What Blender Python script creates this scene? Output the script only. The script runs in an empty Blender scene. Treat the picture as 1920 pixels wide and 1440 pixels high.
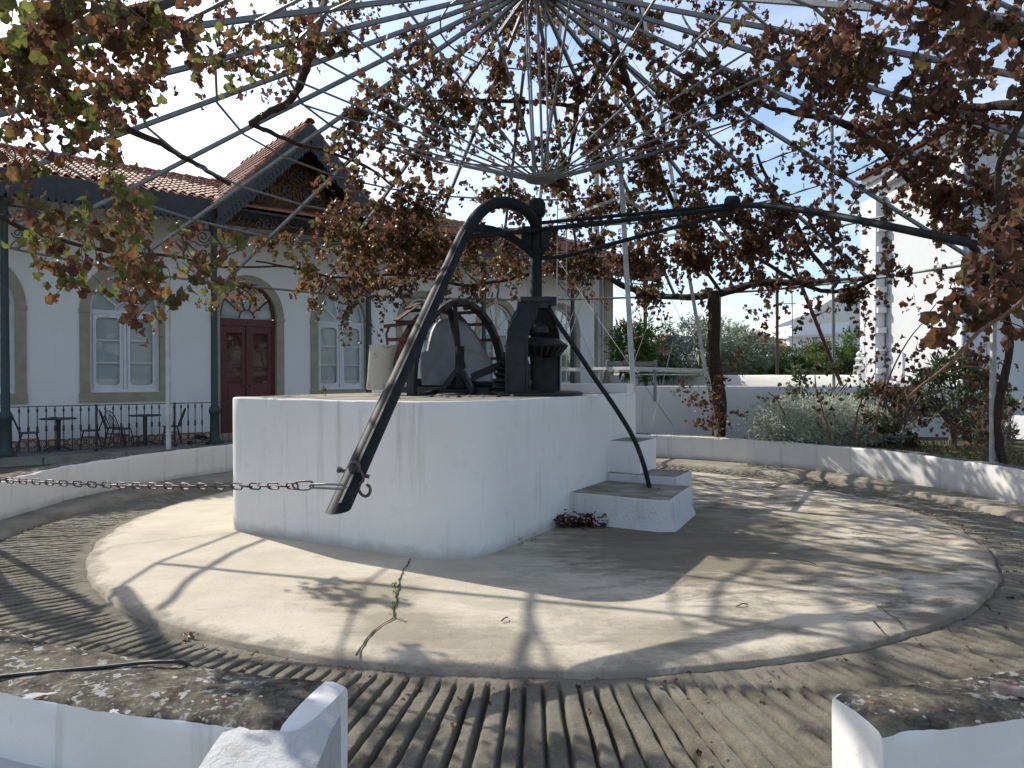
import bpy, math, random
import numpy as np
from mathutils import Vector, Matrix
R = math.radians
random.seed(7); rng = np.random.default_rng(7)
scene = bpy.context.scene
col = scene.collection

# ------------------------------------------------------------------ camera
CAM_H = 1.75; FPX = 1344.0; PITCH = R(-0.69)
cam = bpy.data.cameras.new("camera"); camo = bpy.data.objects.new("camera", cam); col.objects.link(camo)
cam.sensor_width = 36.0; cam.lens = 36.0 * FPX / 1920.0; cam.clip_end = 3000; cam.clip_start = 0.05
camo.location = (0, 0, CAM_H); camo.rotation_euler = (R(90) + PITCH, 0, 0)
scene.camera = camo
# ------------------------------------------------------------------ sun and sky
SUN_AZ = R(-48.5); SUN_EL = R(38.0)          # azimuth clockwise from +Y
world = bpy.data.worlds.new("World"); scene.world = world; world.use_nodes = True
wn = world.node_tree; wn.nodes.clear()
wo = wn.nodes.new('ShaderNodeOutputWorld'); bg = wn.nodes.new('ShaderNodeBackground')
sky = wn.nodes.new('ShaderNodeTexSky'); sky.sky_type = 'NISHITA'; sky.sun_disc = False
sky.sun_elevation = SUN_EL; sky.sun_rotation = SUN_AZ
sky.air_density = 1.0; sky.dust_density = 1.6; sky.ozone_density = 2.6
tc = wn.nodes.new('ShaderNodeTexCoord'); mp = wn.nodes.new('ShaderNodeMapping'); mp.inputs['Scale'].default_value = (1.0, 1.6, 5.0)
nz = wn.nodes.new('ShaderNodeTexNoise'); nz.inputs['Scale'].default_value = 2.2; nz.inputs['Detail'].default_value = 8; nz.inputs['Roughness'].default_value = .62
rp = wn.nodes.new('ShaderNodeValToRGB'); rp.color_ramp.elements[0].position = .42; rp.color_ramp.elements[1].position = .76
rp.color_ramp.elements[0].color = (.0, .0, .0, 1); rp.color_ramp.elements[1].color = (.45, .45, .45, 1)
mx = wn.nodes.new('ShaderNodeMixRGB'); mx.inputs[2].default_value = (7.4, 7.3, 7.3, 1)
wn.links.new(tc.outputs['Generated'], mp.inputs[0]); wn.links.new(mp.outputs[0], nz.inputs[0]); wn.links.new(nz.outputs[0], rp.inputs[0])
wn.links.new(rp.outputs[0], mx.inputs[0]); wn.links.new(sky.outputs[0], mx.inputs[1]); wn.links.new(mx.outputs[0], bg.inputs[0])
bg.inputs[1].default_value = 0.12
wn.links.new(bg.outputs[0], wo.inputs[0])
sl = bpy.data.lights.new("sun", 'SUN'); so = bpy.data.objects.new("sun", sl); col.objects.link(so)
sl.energy = 3.3; sl.angle = R(0.55); sl.color = (1.0, .95, .86)
sd = Vector((math.sin(SUN_AZ) * math.cos(SUN_EL), math.cos(SUN_AZ) * math.cos(SUN_EL), math.sin(SUN_EL)))
so.rotation_euler = sd.to_track_quat('Z', 'Y').to_euler(); so.location = (-20, 20, 20)
scene.view_settings.view_transform = 'Standard'; scene.view_settings.look = 'None'
scene.view_settings.exposure = 0.84; scene.view_settings.gamma = 1.0

# ------------------------------------------------------------------ authoring helpers
cp, sp = math.cos(PITCH), math.sin(PITCH)
def ray(x, y):
    u, v = x - 960, y - 720
    return np.array([u, FPX * cp + v * sp, -v * cp + FPX * sp])
def at(x, y, Y):                       # the point at distance Y seen at (x, y) of the 1920 x 1440 photograph
    d = ray(x, y); w = d * (Y / d[1]); return (w[0], w[1], w[2] + CAM_H)
def atz(x, y, z):
    d = ray(x, y); w = d * ((z - CAM_H) / d[2]); return (w[0], w[1], z)
CX, CY = 0.28, 9.22                    # centre of the round court
PR, PZ, AZ = 6.9, 3.46, 6.75           # pergola ring radius, ring height, apex height
def cone_z(r): return AZ - (AZ - PZ) * r / PR
def oncone(x, y):
    d = ray(x, y); k = (AZ - PZ) / PR; H = AZ - CAM_H
    A = d[2]**2 - k*k*(d[0]**2 + d[1]**2); B = -2*H*d[2] + 2*k*k*(d[0]*CX + d[1]*CY); Cc = H*H - k*k*(CX*CX + CY*CY)
    D = B*B - 4*A*Cc
    if D < 0: return None
    t = max((-B + math.sqrt(D)) / 2 / A, (-B - math.sqrt(D)) / 2 / A)
    w = d * t; w[2] += CAM_H
    return w
def oncyl(x, y, r=PR):
    d = ray(x, y); a = d[0]**2 + d[1]**2; b = -2*(d[0]*CX + d[1]*CY); c = CX*CX + CY*CY - r*r
    D = b*b - 4*a*c
    if D < 0: return None
    w = d * ((-b + math.sqrt(D)) / 2 / a); w[2] += CAM_H
    return w
def onperg(x, y):
    w = oncone(x, y)
    if w is None or math.hypot(w[0]-CX, w[1]-CY) > PR or w[1] < 0.5:
        w = oncyl(x, y)
    return w
def pol(r, az, z):                     # azimuth in degrees clockwise from +Y round the court centre
    return (CX + r * math.sin(R(az)), CY + r * math.cos(R(az)), z)
class NP:                              # cheap smooth noise for displacement
    def __init__(s, seed, n=9, f=1.0):
        g = np.random.default_rng(seed); s.k = g.normal(size=(n, 3)) * f * (1.6 ** (np.arange(n) % 4))[:, None]; s.p = g.uniform(0, 6.28, n)
        s.a = 1 / (1.5 ** (np.arange(n) % 4)); s.a /= s.a.sum()
    def __call__(s, P): return (np.sin(np.asarray(P) @ s.k.T + s.p) * s.a).sum(-1)
N1 = NP(1, f=1.2); N2 = NP(2, f=5.0); N3 = NP(3, f=16.0)

ORG = {}
def tag(o, label=None, cat=None, group=None, kind=None):
    if label: o['label'] = label
    if cat: o['category'] = cat
    if group: o['group'] = group
    if kind: o['kind'] = kind
    return o
def thing(name, loc, label, cat, rz=0, group=None):
    o = bpy.data.objects.new(name, None); o.empty_display_size = .2; col.objects.link(o)
    o.location = loc; o.rotation_euler = (0, 0, rz); ORG[o.name] = tuple(loc)
    return tag(o, label, cat, group)
def setcol(me, cols):
    a = me.color_attributes.new('Col', 'FLOAT_COLOR', 'POINT')
    c = np.ones((len(me.vertices), 4), np.float32); c[:, :3] = cols; a.data.foreach_set('color', c.ravel())
class MB:
    def __init__(s): s.v = []; s.f = []; s.m = []; s.cur = 0
    def add(s, vs, fs, m=None):
        b = len(s.v); s.v.extend([tuple(p) for p in vs]); s.f.extend([tuple(i + b for i in f) for f in fs]); s.m.extend([s.cur if m is None else m] * len(fs)); return s
    def box(s, c, d, rz=0, m=None, tilt=None):
        x, y, z = d[0]/2, d[1]/2, d[2]/2
        vs = [(-x,-y,-z),(x,-y,-z),(x,y,-z),(-x,y,-z),(-x,-y,z),(x,-y,z),(x,y,z),(-x,y,z)]
        ca, sa = math.cos(rz), math.sin(rz)
        vs = [(a*ca-b*sa+c[0], a*sa+b*ca+c[1], e+c[2]) for a, b, e in vs]
        return s.add(vs, [(0,3,2,1),(4,5,6,7),(0,1,5,4),(1,2,6,5),(2,3,7,6),(3,0,4,7)], m)
    def bx(s, x0, x1, y0, y1, z0, z1, m=None):
        return s.box(((x0+x1)/2, (y0+y1)/2, (z0+z1)/2), (x1-x0, y1-y0, z1-z0), 0, m)
    def sweep(s, path, sec, n=8, closed=False, cap=True, up=(0, 0, 1), m=None, rot=0):
        # sec: radius, list of radii, or (w, h) rectangle half sizes
        P = [Vector(p) for p in path]; L = len(P); vs = []; fr = None
        rect = isinstance(sec, tuple)
        if rect: n = 4
        for i in range(L):
            t = (P[(i+1) % L] - P[i-1]) if closed else (P[min(i+1, L-1)] - P[max(i-1, 0)])
            if t.length < 1e-9: t = Vector((0, 0, 1))
            t.normalize()
            if fr is None:
                u = Vector(up); 
                if abs(u.dot(t)) > .95: u = Vector((1, 0, 0))
                a = (u - t * u.dot(t)).normalized()
            else: a = (fr - t * fr.dot(t)).normalized()
            fr = a; b = t.cross(a)
            r = sec[i] if isinstance(sec, list) else sec
            for k in range(n):
                if rect:
                    cx_, cy_ = [(-1,-1),(1,-1),(1,1),(-1,1)][k]; vs.append(P[i] + b*cx_*sec[0] + a*cy_*sec[1])
                else:
                    an = 2*math.pi*k/n + rot; vs.append(P[i] + a*math.cos(an)*r + b*math.sin(an)*r)
        fs = []
        for i in range(L if closed else L-1):
            j = (i+1) % L
            for k in range(n): k2 = (k+1) % n; fs.append((i*n+k, i*n+k2, j*n+k2, j*n+k))
        if cap and not closed: fs.append(tuple(range(n))[::-1]); fs.append(tuple((L-1)*n+k for k in range(n)))
        return s.add(vs, fs, m)
    def bar(s, a, b, sec, n=6, **k): return s.sweep([a, b], sec, n, **k)
    def prism(s, pts, fn, m=None):     # pts 2-D outline, fn(u, v, k) -> 3-D for k = 0, 1
        n = len(pts); vs = [fn(u, v, 0) for u, v in pts] + [fn(u, v, 1) for u, v in pts]
        fs = [tuple(range(n))[::-1], tuple(range(n, 2*n))] + [(i, (i+1) % n, n+(i+1) % n, n+i) for i in range(n)]
        return s.add(vs, fs, m)
    def lathe(s, prof, c, n=16, m=None):
        vs = [(c[0]+r*math.cos(2*math.pi*k/n), c[1]+r*math.sin(2*math.pi*k/n), c[2]+z) for r, z in prof for k in range(n)]
        L = len(prof); fs = [(i*n+k, i*n+(k+1) % n, (i+1)*n+(k+1) % n, (i+1)*n+k) for i in range(L-1) for k in range(n)]
        fs += [tuple(range(n))[::-1], tuple((L-1)*n+k for k in range(n))]
        return s.add(vs, fs, m)
    def mesh(s, name, mats, org=(0, 0, 0), smooth=None, cols=None):
        me = bpy.data.meshes.new(name); V = np.array(s.v, float) - np.array(org)
        me.from_pydata(V.tolist(), [], s.f)
        for m_ in (mats if isinstance(mats, (list, tuple)) else [mats]): me.materials.append(m_)
        if any(s.m): me.polygons.foreach_set('material_index', s.m)
        if smooth: 
            me.polygons.foreach_set('use_smooth', [True]*len(me.polygons))
            if smooth < 179: me.set_sharp_from_angle(angle=R(smooth))
        if cols is not None: setcol(me, cols)
        me.update(); return me
    def build(s, name, mats, parent=None, smooth=None, local=False, org=None, cols=None, kind=None):
        if org is None: org = (0, 0, 0) if (local or parent is None) else ORG.get(root(parent).name, (0, 0, 0))
        o = bpy.data.objects.new(name, s.mesh(name, mats, org, smooth, cols)); col.objects.link(o)
        if parent: o.parent = parent
        elif org != (0, 0, 0): o.location = org
        if kind: o['kind'] = kind
        return o
def root(o):
    while o.parent: o = o.parent
    return o
def place(o, parent=None, loc=None, rot=None):
    c = o.copy(); col.objects.link(c)
    if parent is not None: c.parent = parent
    if loc is not None: c.location = loc
    if rot is not None: c.rotation_euler = rot
    return c
def copy_tree(o, parent=None):
    c = o.copy(); col.objects.link(c); c.parent = parent
    for ch in list(o.children): copy_tree(ch, c)
    return c
def new(name, me, parent=None, loc=(0, 0, 0), rot=(0, 0, 0)):
    o = bpy.data.objects.new(name, me); col.objects.link(o); o.parent = parent; o.location = loc; o.rotation_euler = rot; return o
def arc(c, u, v, r, a0, a1, n, ry=None):
    ry = r if ry is None else ry
    return [tuple(c[i] + u[i]*r*math.cos(R(a0+(a1-a0)*k/n)) + v[i]*ry*math.sin(R(a0+(a1-a0)*k/n)) for i in range(3)) for k in range(n+1)]
def np_mesh(name, V, F, mats, cols=None, parent=None, org=(0, 0, 0), smooth=False):
    me = bpy.data.meshes.new(name); V = (np.asarray(V, np.float32) - np.array(org, np.float32)); F = np.asarray(F, np.int32); k = F.shape[1]
    me.vertices.add(len(V)); me.vertices.foreach_set('co', V.ravel())
    me.loops.add(F.size); me.loops.foreach_set('vertex_index', F.ravel())
    me.polygons.add(len(F)); me.polygons.foreach_set('loop_start', np.arange(len(F), dtype=np.int32)*k)
    for m_ in (mats if isinstance(mats, (list, tuple)) else [mats]): me.materials.append(m_)
    if smooth: me.polygons.foreach_set('use_smooth', [True]*len(F))
    if cols is not None: setcol(me, cols)
    me.update(calc_edges=True); me.validate()
    o = bpy.data.objects.new(name, me); col.objects.link(o)
    if parent: o.parent = parent
    return o

# ------------------------------------------------------------------ materials
class G:
    def __init__(s, name):
        s.mat = bpy.data.materials.new(name); s.mat.use_nodes = True; s.nt = s.mat.node_tree; s.nt.nodes.clear()
        s.out = s.n('ShaderNodeOutputMaterial'); s.bs = s.n('ShaderNodeBsdfPrincipled'); s.l(s.bs.outputs[0], s.out.inputs[0])
        s.pos = s.n('ShaderNodeNewGeometry').outputs['Position']
    def n(s, t, **k):
        x = s.nt.nodes.new(t)
        for a, b in k.items(): setattr(x, a, b)
        return x
    def l(s, a, b): s.nt.links.new(a, b)
    def noise(s, sc, det=4, rough=.55, vec=None, stretch=None, dist=0):
        x = s.n('ShaderNodeTexNoise'); x.inputs['Scale'].default_value = sc; x.inputs['Detail'].default_value = det; x.inputs['Roughness'].default_value = rough; x.inputs['Distortion'].default_value = dist
        v = vec or s.pos
        if stretch:
            m = s.n('ShaderNodeMapping'); m.inputs['Scale'].default_value = stretch; s.l(v, m.inputs[0]); v = m.outputs[0]
        s.l(v, x.inputs[0]); return x.outputs[0]
    def voro(s, sc, feat='F1', vec=None, stretch=None):
        x = s.n('ShaderNodeTexVoronoi'); x.feature = feat; x.inputs['Scale'].default_value = sc; v = vec or s.pos
        if stretch:
            m = s.n('ShaderNodeMapping'); m.inputs['Scale'].default_value = stretch; s.l(v, m.inputs[0]); v = m.outputs[0]
        s.l(v, x.inputs[0]); return x.outputs[0]
    def ramp(s, f, a, b, ca=(0,0,0), cb=(1,1,1)):
        x = s.n('ShaderNodeValToRGB'); e = x.color_ramp.elements; e[0].position = a; e[1].position = b; e[0].color = (*ca, 1); e[1].color = (*cb, 1)
        s.l(f, x.inputs[0]); return x.outputs[0]
    def mix(s, f, a, b):
        x = s.n('ShaderNodeMixRGB')
        for i, v in ((0, f), (1, a), (2, b)):
            if isinstance(v, (int, float)): x.inputs[i].default_value = v if i == 0 else (v, v, v, 1)
            elif isinstance(v, tuple): x.inputs[i].default_value = (*v, 1)
            else: s.l(v, x.inputs[i])
        return x.outputs[0]
    def math(s, op, a, b=0.0):
        x = s.n('ShaderNodeMath', operation=op)
        for i, v in ((0, a), (1, b)):
            if isinstance(v, (int, float)): x.inputs[i].default_value = v
            else: s.l(v, x.inputs[i])
        return x.outputs[0]
    def sep(s, v=None):
        x = s.n('ShaderNodeSeparateXYZ'); s.l(v or s.pos, x.inputs[0]); return x.outputs
    def bump(s, h, st, d=.01, prev=None):
        x = s.n('ShaderNodeBump'); x.inputs['Strength'].default_value = st; x.inputs['Distance'].default_value = d; s.l(h, x.inputs['Height'])
        if prev is not None: s.l(prev, x.inputs['Normal'])
        return x.outputs[0]
    def fin(s, colr, rough=.8, normal=None, metal=0, spec=.4):
        if isinstance(colr, tuple): s.bs.inputs['Base Color'].default_value = (*colr, 1)
        else: s.l(colr, s.bs.inputs['Base Color'])
        if isinstance(rough, (int, float)): s.bs.inputs['Roughness'].default_value = rough
        else: s.l(rough, s.bs.inputs['Roughness'])
        s.bs.inputs['Metallic'].default_value = metal; s.bs.inputs['Specular IOR Level'].default_value = spec
        if normal is not None: s.l(normal, s.bs.inputs['Normal'])
        return s.mat
def simple(name, c1, c2=None, sc=6, rough=.75, bst=.3, bsc=60, metal=0, spec=.4, lo=.35, hi=.65, bd=.01):
    g = G(name); c2 = c2 or tuple(v*.75 for v in c1)
    c = g.mix(g.ramp(g.noise(sc, 6, .6), lo, hi), c1, c2)
    return g.fin(c, rough, g.bump(g.noise(bsc, 4, .6), bst, bd) if bst else None, metal, spec)

def m_white(name, base=(.755, .735, .70), dirt=(.42, .39, .33), amt=.5, low=None, rough=False):
    g = G(name)
    n = g.ramp(g.noise(1.3, 8, .65), .42, .75)
    c = g.mix(g.math('MULTIPLY', n, amt*.35), base, tuple(b*.8 for b in base))
    st = g.ramp(g.noise(3.0, 6, .7, stretch=(2.4, 2.4, .16)), .56, .74)
    c = g.mix(g.math('MULTIPLY', st, amt*.55), c, dirt)
    sp_ = g.ramp(g.noise(14, 5, .7), .68, .76)
    c = g.mix(g.math('MULTIPLY', sp_, amt*.6), c, tuple(d*.8 for d in dirt))
    ck = g.ramp(g.voro(1.7, 'DISTANCE_TO_EDGE', stretch=(1, 1, 1.3)), .004, .012, (1, 1, 1), (0, 0, 0)); c = g.mix(g.math('MULTIPLY', g.math('MULTIPLY', ck, g.ramp(g.noise(2.1, 4, .6), .5, .6)), amt*.07), c, dirt)
    pt = g.ramp(g.noise(4.7, 7, .75, dist=.5), .60, .63); c = g.mix(g.math('MULTIPLY', pt, amt*.14), c, dirt)
    if low is not None:
        z = g.sep()[2]; z2 = g.math('ADD', z, g.math('MULTIPLY', g.noise(4, 5, .7), .22))
        lm = g.ramp(z2, low+.13, low+.24, (1,1,1), (0,0,0))
        c = g.mix(g.math('MULTIPLY', lm, .55), c, (.30, .28, .23))
    b = g.bump(g.noise(9, 6, .6), .3, .014); b = g.bump(g.noise(90, 3, .6), .3, .003, b)
    if rough:
        b = g.bump(g.noise(26, 7, .75), 1.0, .03, b); c = g.mix(g.ramp(g.noise(19, 7, .8), .60, .72), c, (.33, .30, .25))
    else: b = g.bump(g.ramp(g.noise(2.2, 3, .5), .55, .57), .25, .004, b)
    return g.fin(c, .88, b, spec=.25)
WHITE = m_white("whitewash"); WHITE_LOW = m_white("whitewash_weathered", low=0.0, amt=1.15)
FACADE = m_white("facade_paint", (.745, .73, .70), amt=.3)
WHITE_ROUGH = m_white("whitewash_rough", (.70, .69, .68), amt=1.5, rough=True)

def m_lichen():
    g = G("lichen_concrete")
    c = g.mix(g.ramp(g.noise(9, 9, .75), .38, .60), (.19, .17, .125), (.055, .045, .038))
    c = g.mix(g.ramp(g.noise(48, 5, .75), .55, .68), c, (.26, .245, .20))
    v = g.ramp(g.noise(24, 4, .6, dist=.4), .56, .60); msk = g.math('MULTIPLY', v, g.ramp(g.noise(2.6, 4, .6), .42, .54)); c = g.mix(g.math('MULTIPLY', msk, .85), c, (.43, .43, .41))
    v = g.ramp(g.voro(17), .17, .20, (1,1,1), (0,0,0)); msk = g.math('MULTIPLY', v, g.ramp(g.noise(5.5, 2, .5), .52, .56)); c = g.mix(msk, c, (.50, .49, .46))
    o = g.ramp(g.noise(5.2, 8, .78, dist=.6), .60, .65); c = g.mix(g.math('MULTIPLY', o, .8), c, (.36, .20, .06))
    w = g.ramp(g.noise(3.1, 5, .6, dist=.4, stretch=(1, 2.2, 1)), .68, .69); c = g.mix(w, c, (.66, .65, .62))
    b = g.bump(g.noise(34, 7, .8), 1.0, .014); b = g.bump(g.noise(120, 3, .7), .6, .004, b)
    return g.fin(c, .95, b, spec=.15)
LICHEN = m_lichen()
def m_platform():
    g = G("pale_concrete")
    c = g.mix(g.ramp(g.noise(1.1, 8, .6), .35, .7), (.54, .48, .375), (.44, .385, .295))
    x = g.sep()
    side = g.ramp(g.math('ADD', g.math('MULTIPLY', x[0], .14), .36), .25, .75)       # the east half is the dirtier one
    d = g.noise(1.9, 9, .72, stretch=(.8, 1.5, 1), dist=.5)
    dm = g.ramp(d, .455, .575); dm = g.math('MULTIPLY', dm, g.math('ADD', g.math('MULTIPLY', side, .85), .12))
    c = g.mix(dm, c, (.165, .14, .10)); c = g.mix(g.math('MULTIPLY', g.ramp(g.noise(60, 5, .8), .58, .68), .5), c, (.30, .26, .19))
    d2 = g.ramp(g.noise(7, 7, .7, stretch=(.7, 1.8, 1)), .6, .7); c = g.mix(g.math('MULTIPLY', d2, .35), c, (.25, .215, .155))
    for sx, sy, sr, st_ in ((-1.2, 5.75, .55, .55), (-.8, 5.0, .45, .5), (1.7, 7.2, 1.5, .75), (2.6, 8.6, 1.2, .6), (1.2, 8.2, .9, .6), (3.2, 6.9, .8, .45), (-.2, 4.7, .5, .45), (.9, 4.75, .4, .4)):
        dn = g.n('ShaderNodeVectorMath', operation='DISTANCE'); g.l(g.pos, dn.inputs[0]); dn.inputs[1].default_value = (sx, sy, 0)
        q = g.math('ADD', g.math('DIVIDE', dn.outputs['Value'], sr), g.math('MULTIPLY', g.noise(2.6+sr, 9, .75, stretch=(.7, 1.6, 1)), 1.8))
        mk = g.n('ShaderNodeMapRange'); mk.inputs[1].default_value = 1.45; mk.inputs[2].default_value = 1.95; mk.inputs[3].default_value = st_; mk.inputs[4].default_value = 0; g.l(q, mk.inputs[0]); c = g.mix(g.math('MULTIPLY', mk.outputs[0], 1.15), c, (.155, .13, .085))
    rr = g.n('ShaderNodeVectorMath', operation='DISTANCE'); g.l(g.pos, rr.inputs[0]); rr.inputs[1].default_value = (CX, CY, 0)
    e = g.ramp(g.math('ADD', rr.outputs['Value'], g.math('MULTIPLY', g.noise(3.3, 7, .7), .75)), .0, 1.0)
    er = g.n('ShaderNodeMapRange'); er.inputs[1].default_value = 5.17; er.inputs[2].default_value = 5.33; er.inputs[3].default_value = 0; er.inputs[4].default_value = .8
    g.l(g.math('ADD', rr.outputs['Value'], g.math('MULTIPLY', g.noise(3.3, 7, .7), .75)), er.inputs[0])
    c = g.mix(er.outputs[0], c, (.19, .165, .125))
    pit = g.ramp(g.voro(34), .0, .22)
    b = g.bump(pit, .8, .008); b = g.bump(g.noise(5, 6, .6), .4, .02, b); b = g.bump(g.noise(160, 3, .6), .3, .003, b)
    return g.fin(c, .85, b, spec=.25)
def m_track():
    g = G("scored_concrete")
    c = g.mix(g.ramp(g.noise(2.3, 9, .7), .35, .65), (.29, .265, .205), (.155, .14, .105))
    v = g.ramp(g.noise(55, 5, .8), .56, .68); c = g.mix(g.math('MULTIPLY', v, .75), c, (.42, .40, .35))
    v = g.ramp(g.noise(75, 5, .8), .56, .66); c = g.mix(g.math('MULTIPLY', v, .7), c, (.07, .06, .045))
    v = g.ramp(g.noise(3.4, 6, .7), .55, .7); c = g.mix(g.math('MULTIPLY', v, .45), c, (.12, .075, .045))
    b = g.bump(g.noise(30, 8, .85), 1.0, .022); b = g.bump(g.noise(110, 3, .7), .5, .003, b)
    return g.fin(c, .93, b, spec=.2)
PLATFORM = m_platform(); TRACK = m_track()
CURB = simple("curb_concrete", (.33, .30, .24), (.20, .175, .135), 2.2, .92, .8, 30, spec=.2)
CONC_TOP = simple("weathered_slab", (.36, .33, .27), (.18, .16, .12), 3.2, .9, .7, 40, spec=.2)
SOIL = simple("soil", (.10, .085, .06), (.06, .06, .035), 5, .98, 1, 30, spec=.1)
GROUND = simple("ground_earth", (.22, .19, .14), (.13, .12, .075), .6, .97, .6, 12, spec=.1)
PAVING = simple("veranda_stone", (.30, .275, .225), (.20, .18, .145), 2.5, .85, .4, 40)
STONE = simple("limestone_trim", (.36, .325, .235), (.285, .255, .18), 3, .85, .35, 60)
QUOIN = simple("quoin_plaster", (.60, .61, .62), (.52, .53, .54), 3, .85, .3, 60)
CAST = simple("cast_iron_black", (.012, .013, .014), (.026, .026, .026), 7, .46, .35, 60, spec=.32)
def m_arm():
    g = G("painted_pipe_rusting")
    c = g.mix(g.ramp(g.noise(5, 6, .65), .4, .65), (.012, .016, .018), (.024, .028, .028))
    r = g.ramp(g.noise(9, 7, .7), .58, .66); z = g.sep()[2]
    lowm = g.ramp(z, .9, 2.6, (1, 1, 1), (.12, .12, .12))
    c = g.mix(g.math('MULTIPLY', r, lowm), c, (.14, .05, .035))
    return g.fin(c, .6, g.bump(g.noise(45, 5, .6), .35, .004), spec=.14)
ARM = m_arm()
IRON = simple("wrought_iron", (.03, .032, .036), (.055, .05, .05), 12, .55, .3, 90, spec=.5)
GREENIRON = simple("green_black_iron", (.022, .036, .034), (.035, .05, .048), 8, .5, .25, 70, spec=.5)
REDIRON = simple("oxide_red_iron", (.09, .035, .028), (.05, .026, .024), 8, .6, .3, 70)
RUST = simple("rusted_iron", (.12, .05, .03), (.045, .025, .02), 9, .85, .7, 60, spec=.25)
BUCKET = simple("rusty_white_enamel", (.46, .44, .37), (.24, .09, .04), 7, .6, .3, 60, lo=.56, hi=.68)
ZINC = simple("zinc_sheet", (.30, .31, .325), (.24, .25, .26), 4, .55, .2, 50, metal=.3, spec=.5)
GALV = simple("galvanised_pipe", (.21, .215, .215), (.15, .155, .155), 6, .5, .25, 80, metal=.25, spec=.5)
TOWERP = simple("tower_grey_paint", (.52, .53, .53), (.40, .39, .37), 5, .6, .25, 60)
STEEL = simple("steel_chain", (.15, .125, .12), (.09, .06, .055), 30, .5, .3, 120, metal=.5)
WOODW = simple("white_window_paint", (.68, .69, .70), (.60, .61, .62), 6, .6, .15, 60)
SHUT = simple("white_shutter_board", (.56, .59, .59), (.50, .53, .53), 3, .8, .1, 60)
DOORP = simple("dark_red_door_paint", (.125, .032, .032), (.09, .026, .028), 6, .5, .2, 60)
DARKIN = simple("dark_interior", (.055, .042, .045), (.04, .03, .03), 3, .9, 0)
GABLEP = simple("ochre_painted_boards", (.32, .22, .10), (.17, .075, .04), 9, .8, .3, 50, lo=.42, hi=.56)
SLATEP = simple("slate_grey_paint", (.050, .054, .060), (.032, .035, .040), 7, .7, .4, 50)
BARK = simple("vine_bark", (.085, .06, .045), (.035, .025, .02), 26, .95, 1, 50, spec=.15, bd=.03)
TWIG = simple("reddish_cane", (.20, .105, .06), (.12, .06, .04), 20, .8, .4, 80)
BARK2 = simple("grey_bark", (.17, .15, .12), (.09, .08, .06), 12, .95, .8, 40)
RUBBER = simple("black_rubber_hose", (.022, .024, .026), (.035, .035, .035), 12, .5, .1, 60)
CRACK = simple("crack_dirt", (.06, .05, .035), (.04, .03, .02), 20, 1, 0)
FAR1 = m_white("far_render_grey", (.60, .59, .55), amt=.6); FAR2 = m_white("far_white", (.74, .75, .77), amt=.3)
OCHREH = simple("ochre_house", (.42, .34, .22), (.36, .30, .20), 1, .9, .1)
def m_tiles():
    g = G("terracotta_tile")
    c = g.mix(g.ramp(g.noise(2.2, 6, .7), .35, .65), (.33, .125, .065), (.24, .10, .06))
    c = g.mix(g.math('MULTIPLY', g.ramp(g.noise(11, 6, .7), .52, .66), .6), c, (.40, .25, .16))
    c = g.mix(g.math('MULTIPLY', g.ramp(g.noise(5, 6, .7), .58, .72), .6), c, (.12, .09, .05))
    return g.fin(c, .75, g.bump(g.noise(50, 4, .6), .4, .006), spec=.35)
TILE = m_tiles()
def m_azulejo():
    g = G("star_pattern_tile"); t = g.n('ShaderNodeTexCoord').outputs['Object']; x = g.sep(t)
    a = g.math('ARCTAN2', x[2], x[0]); r = g.math('SQRT', g.math('ADD', g.math('MULTIPLY', x[0], x[0]), g.math('MULTIPLY', x[2], x[2])))
    pt = g.math('ABSOLUTE', g.math('SINE', g.math('MULTIPLY', a, 4)))
    pet = g.math('LESS_THAN', g.math('ADD', r, g.math('MULTIPLY', pt, .075)), .092)
    rim = g.math('GREATER_THAN', r, .112)
    cc = g.math('LESS_THAN', r, .014)
    c = g.mix(pet, (.22, .10, .06), (.62, .58, .48)); c = g.mix(rim, c, (.40, .35, .27)); c = g.mix(cc, c, (.15, .06, .04))
    return g.fin(c, .35, spec=.5)
AZUL = m_azulejo()
def m_glass():
    g = G("window_glass"); tr = g.n('ShaderNodeBsdfTransparent'); gl = g.n('ShaderNodeBsdfGlossy'); gl.inputs['Roughness'].default_value = .03
    tr.inputs[0].default_value = (.93, .95, .94, 1)
    fr = g.n('ShaderNodeFresnel'); fr.inputs[0].default_value = 1.5; mxs = g.n('ShaderNodeMixShader')
    k = g.math('MULTIPLY', fr.outputs[0], .55)
    g.l(k, mxs.inputs[0]); g.l(tr.outputs[0], mxs.inputs[1]); g.l(gl.outputs[0], mxs.inputs[2]); g.l(mxs.outputs[0], g.out.inputs[0]); g.nt.nodes.remove(g.bs)
    return g.mat
GLASS = m_glass()
def m_leaf(name, trans=.35, rough=.55, gain=1.0):
    g = G(name); a = g.n('ShaderNodeAttribute'); a.attribute_name = 'Col'
    c = g.mix(g.ramp(g.noise(35, 3, .6), .4, .7), a.outputs['Color'], g.mix(.5, a.outputs['Color'], (.16, .07, .03)) if 'vine' in name else a.outputs['Color'])
    g.l(c, g.bs.inputs['Base Color']); g.bs.inputs['Roughness'].default_value = rough; g.bs.inputs['Specular IOR Level'].default_value = .3
    tl = g.n('ShaderNodeBsdfTranslucent'); g.l(g.mix(1.0, c, c) if False else c, tl.inputs[0]); mxs = g.n('ShaderNodeMixShader'); mxs.inputs[0].default_value = trans
    g.l(g.bs.outputs[0], mxs.inputs[1]); g.l(tl.outputs[0], mxs.inputs[2]); g.l(mxs.outputs[0], g.out.inputs[0])
    return g.mat
VLEAF = m_leaf("vine_leaf", .5, .42); LEAF = m_leaf("shrub_leaf", .42, .6)

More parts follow.
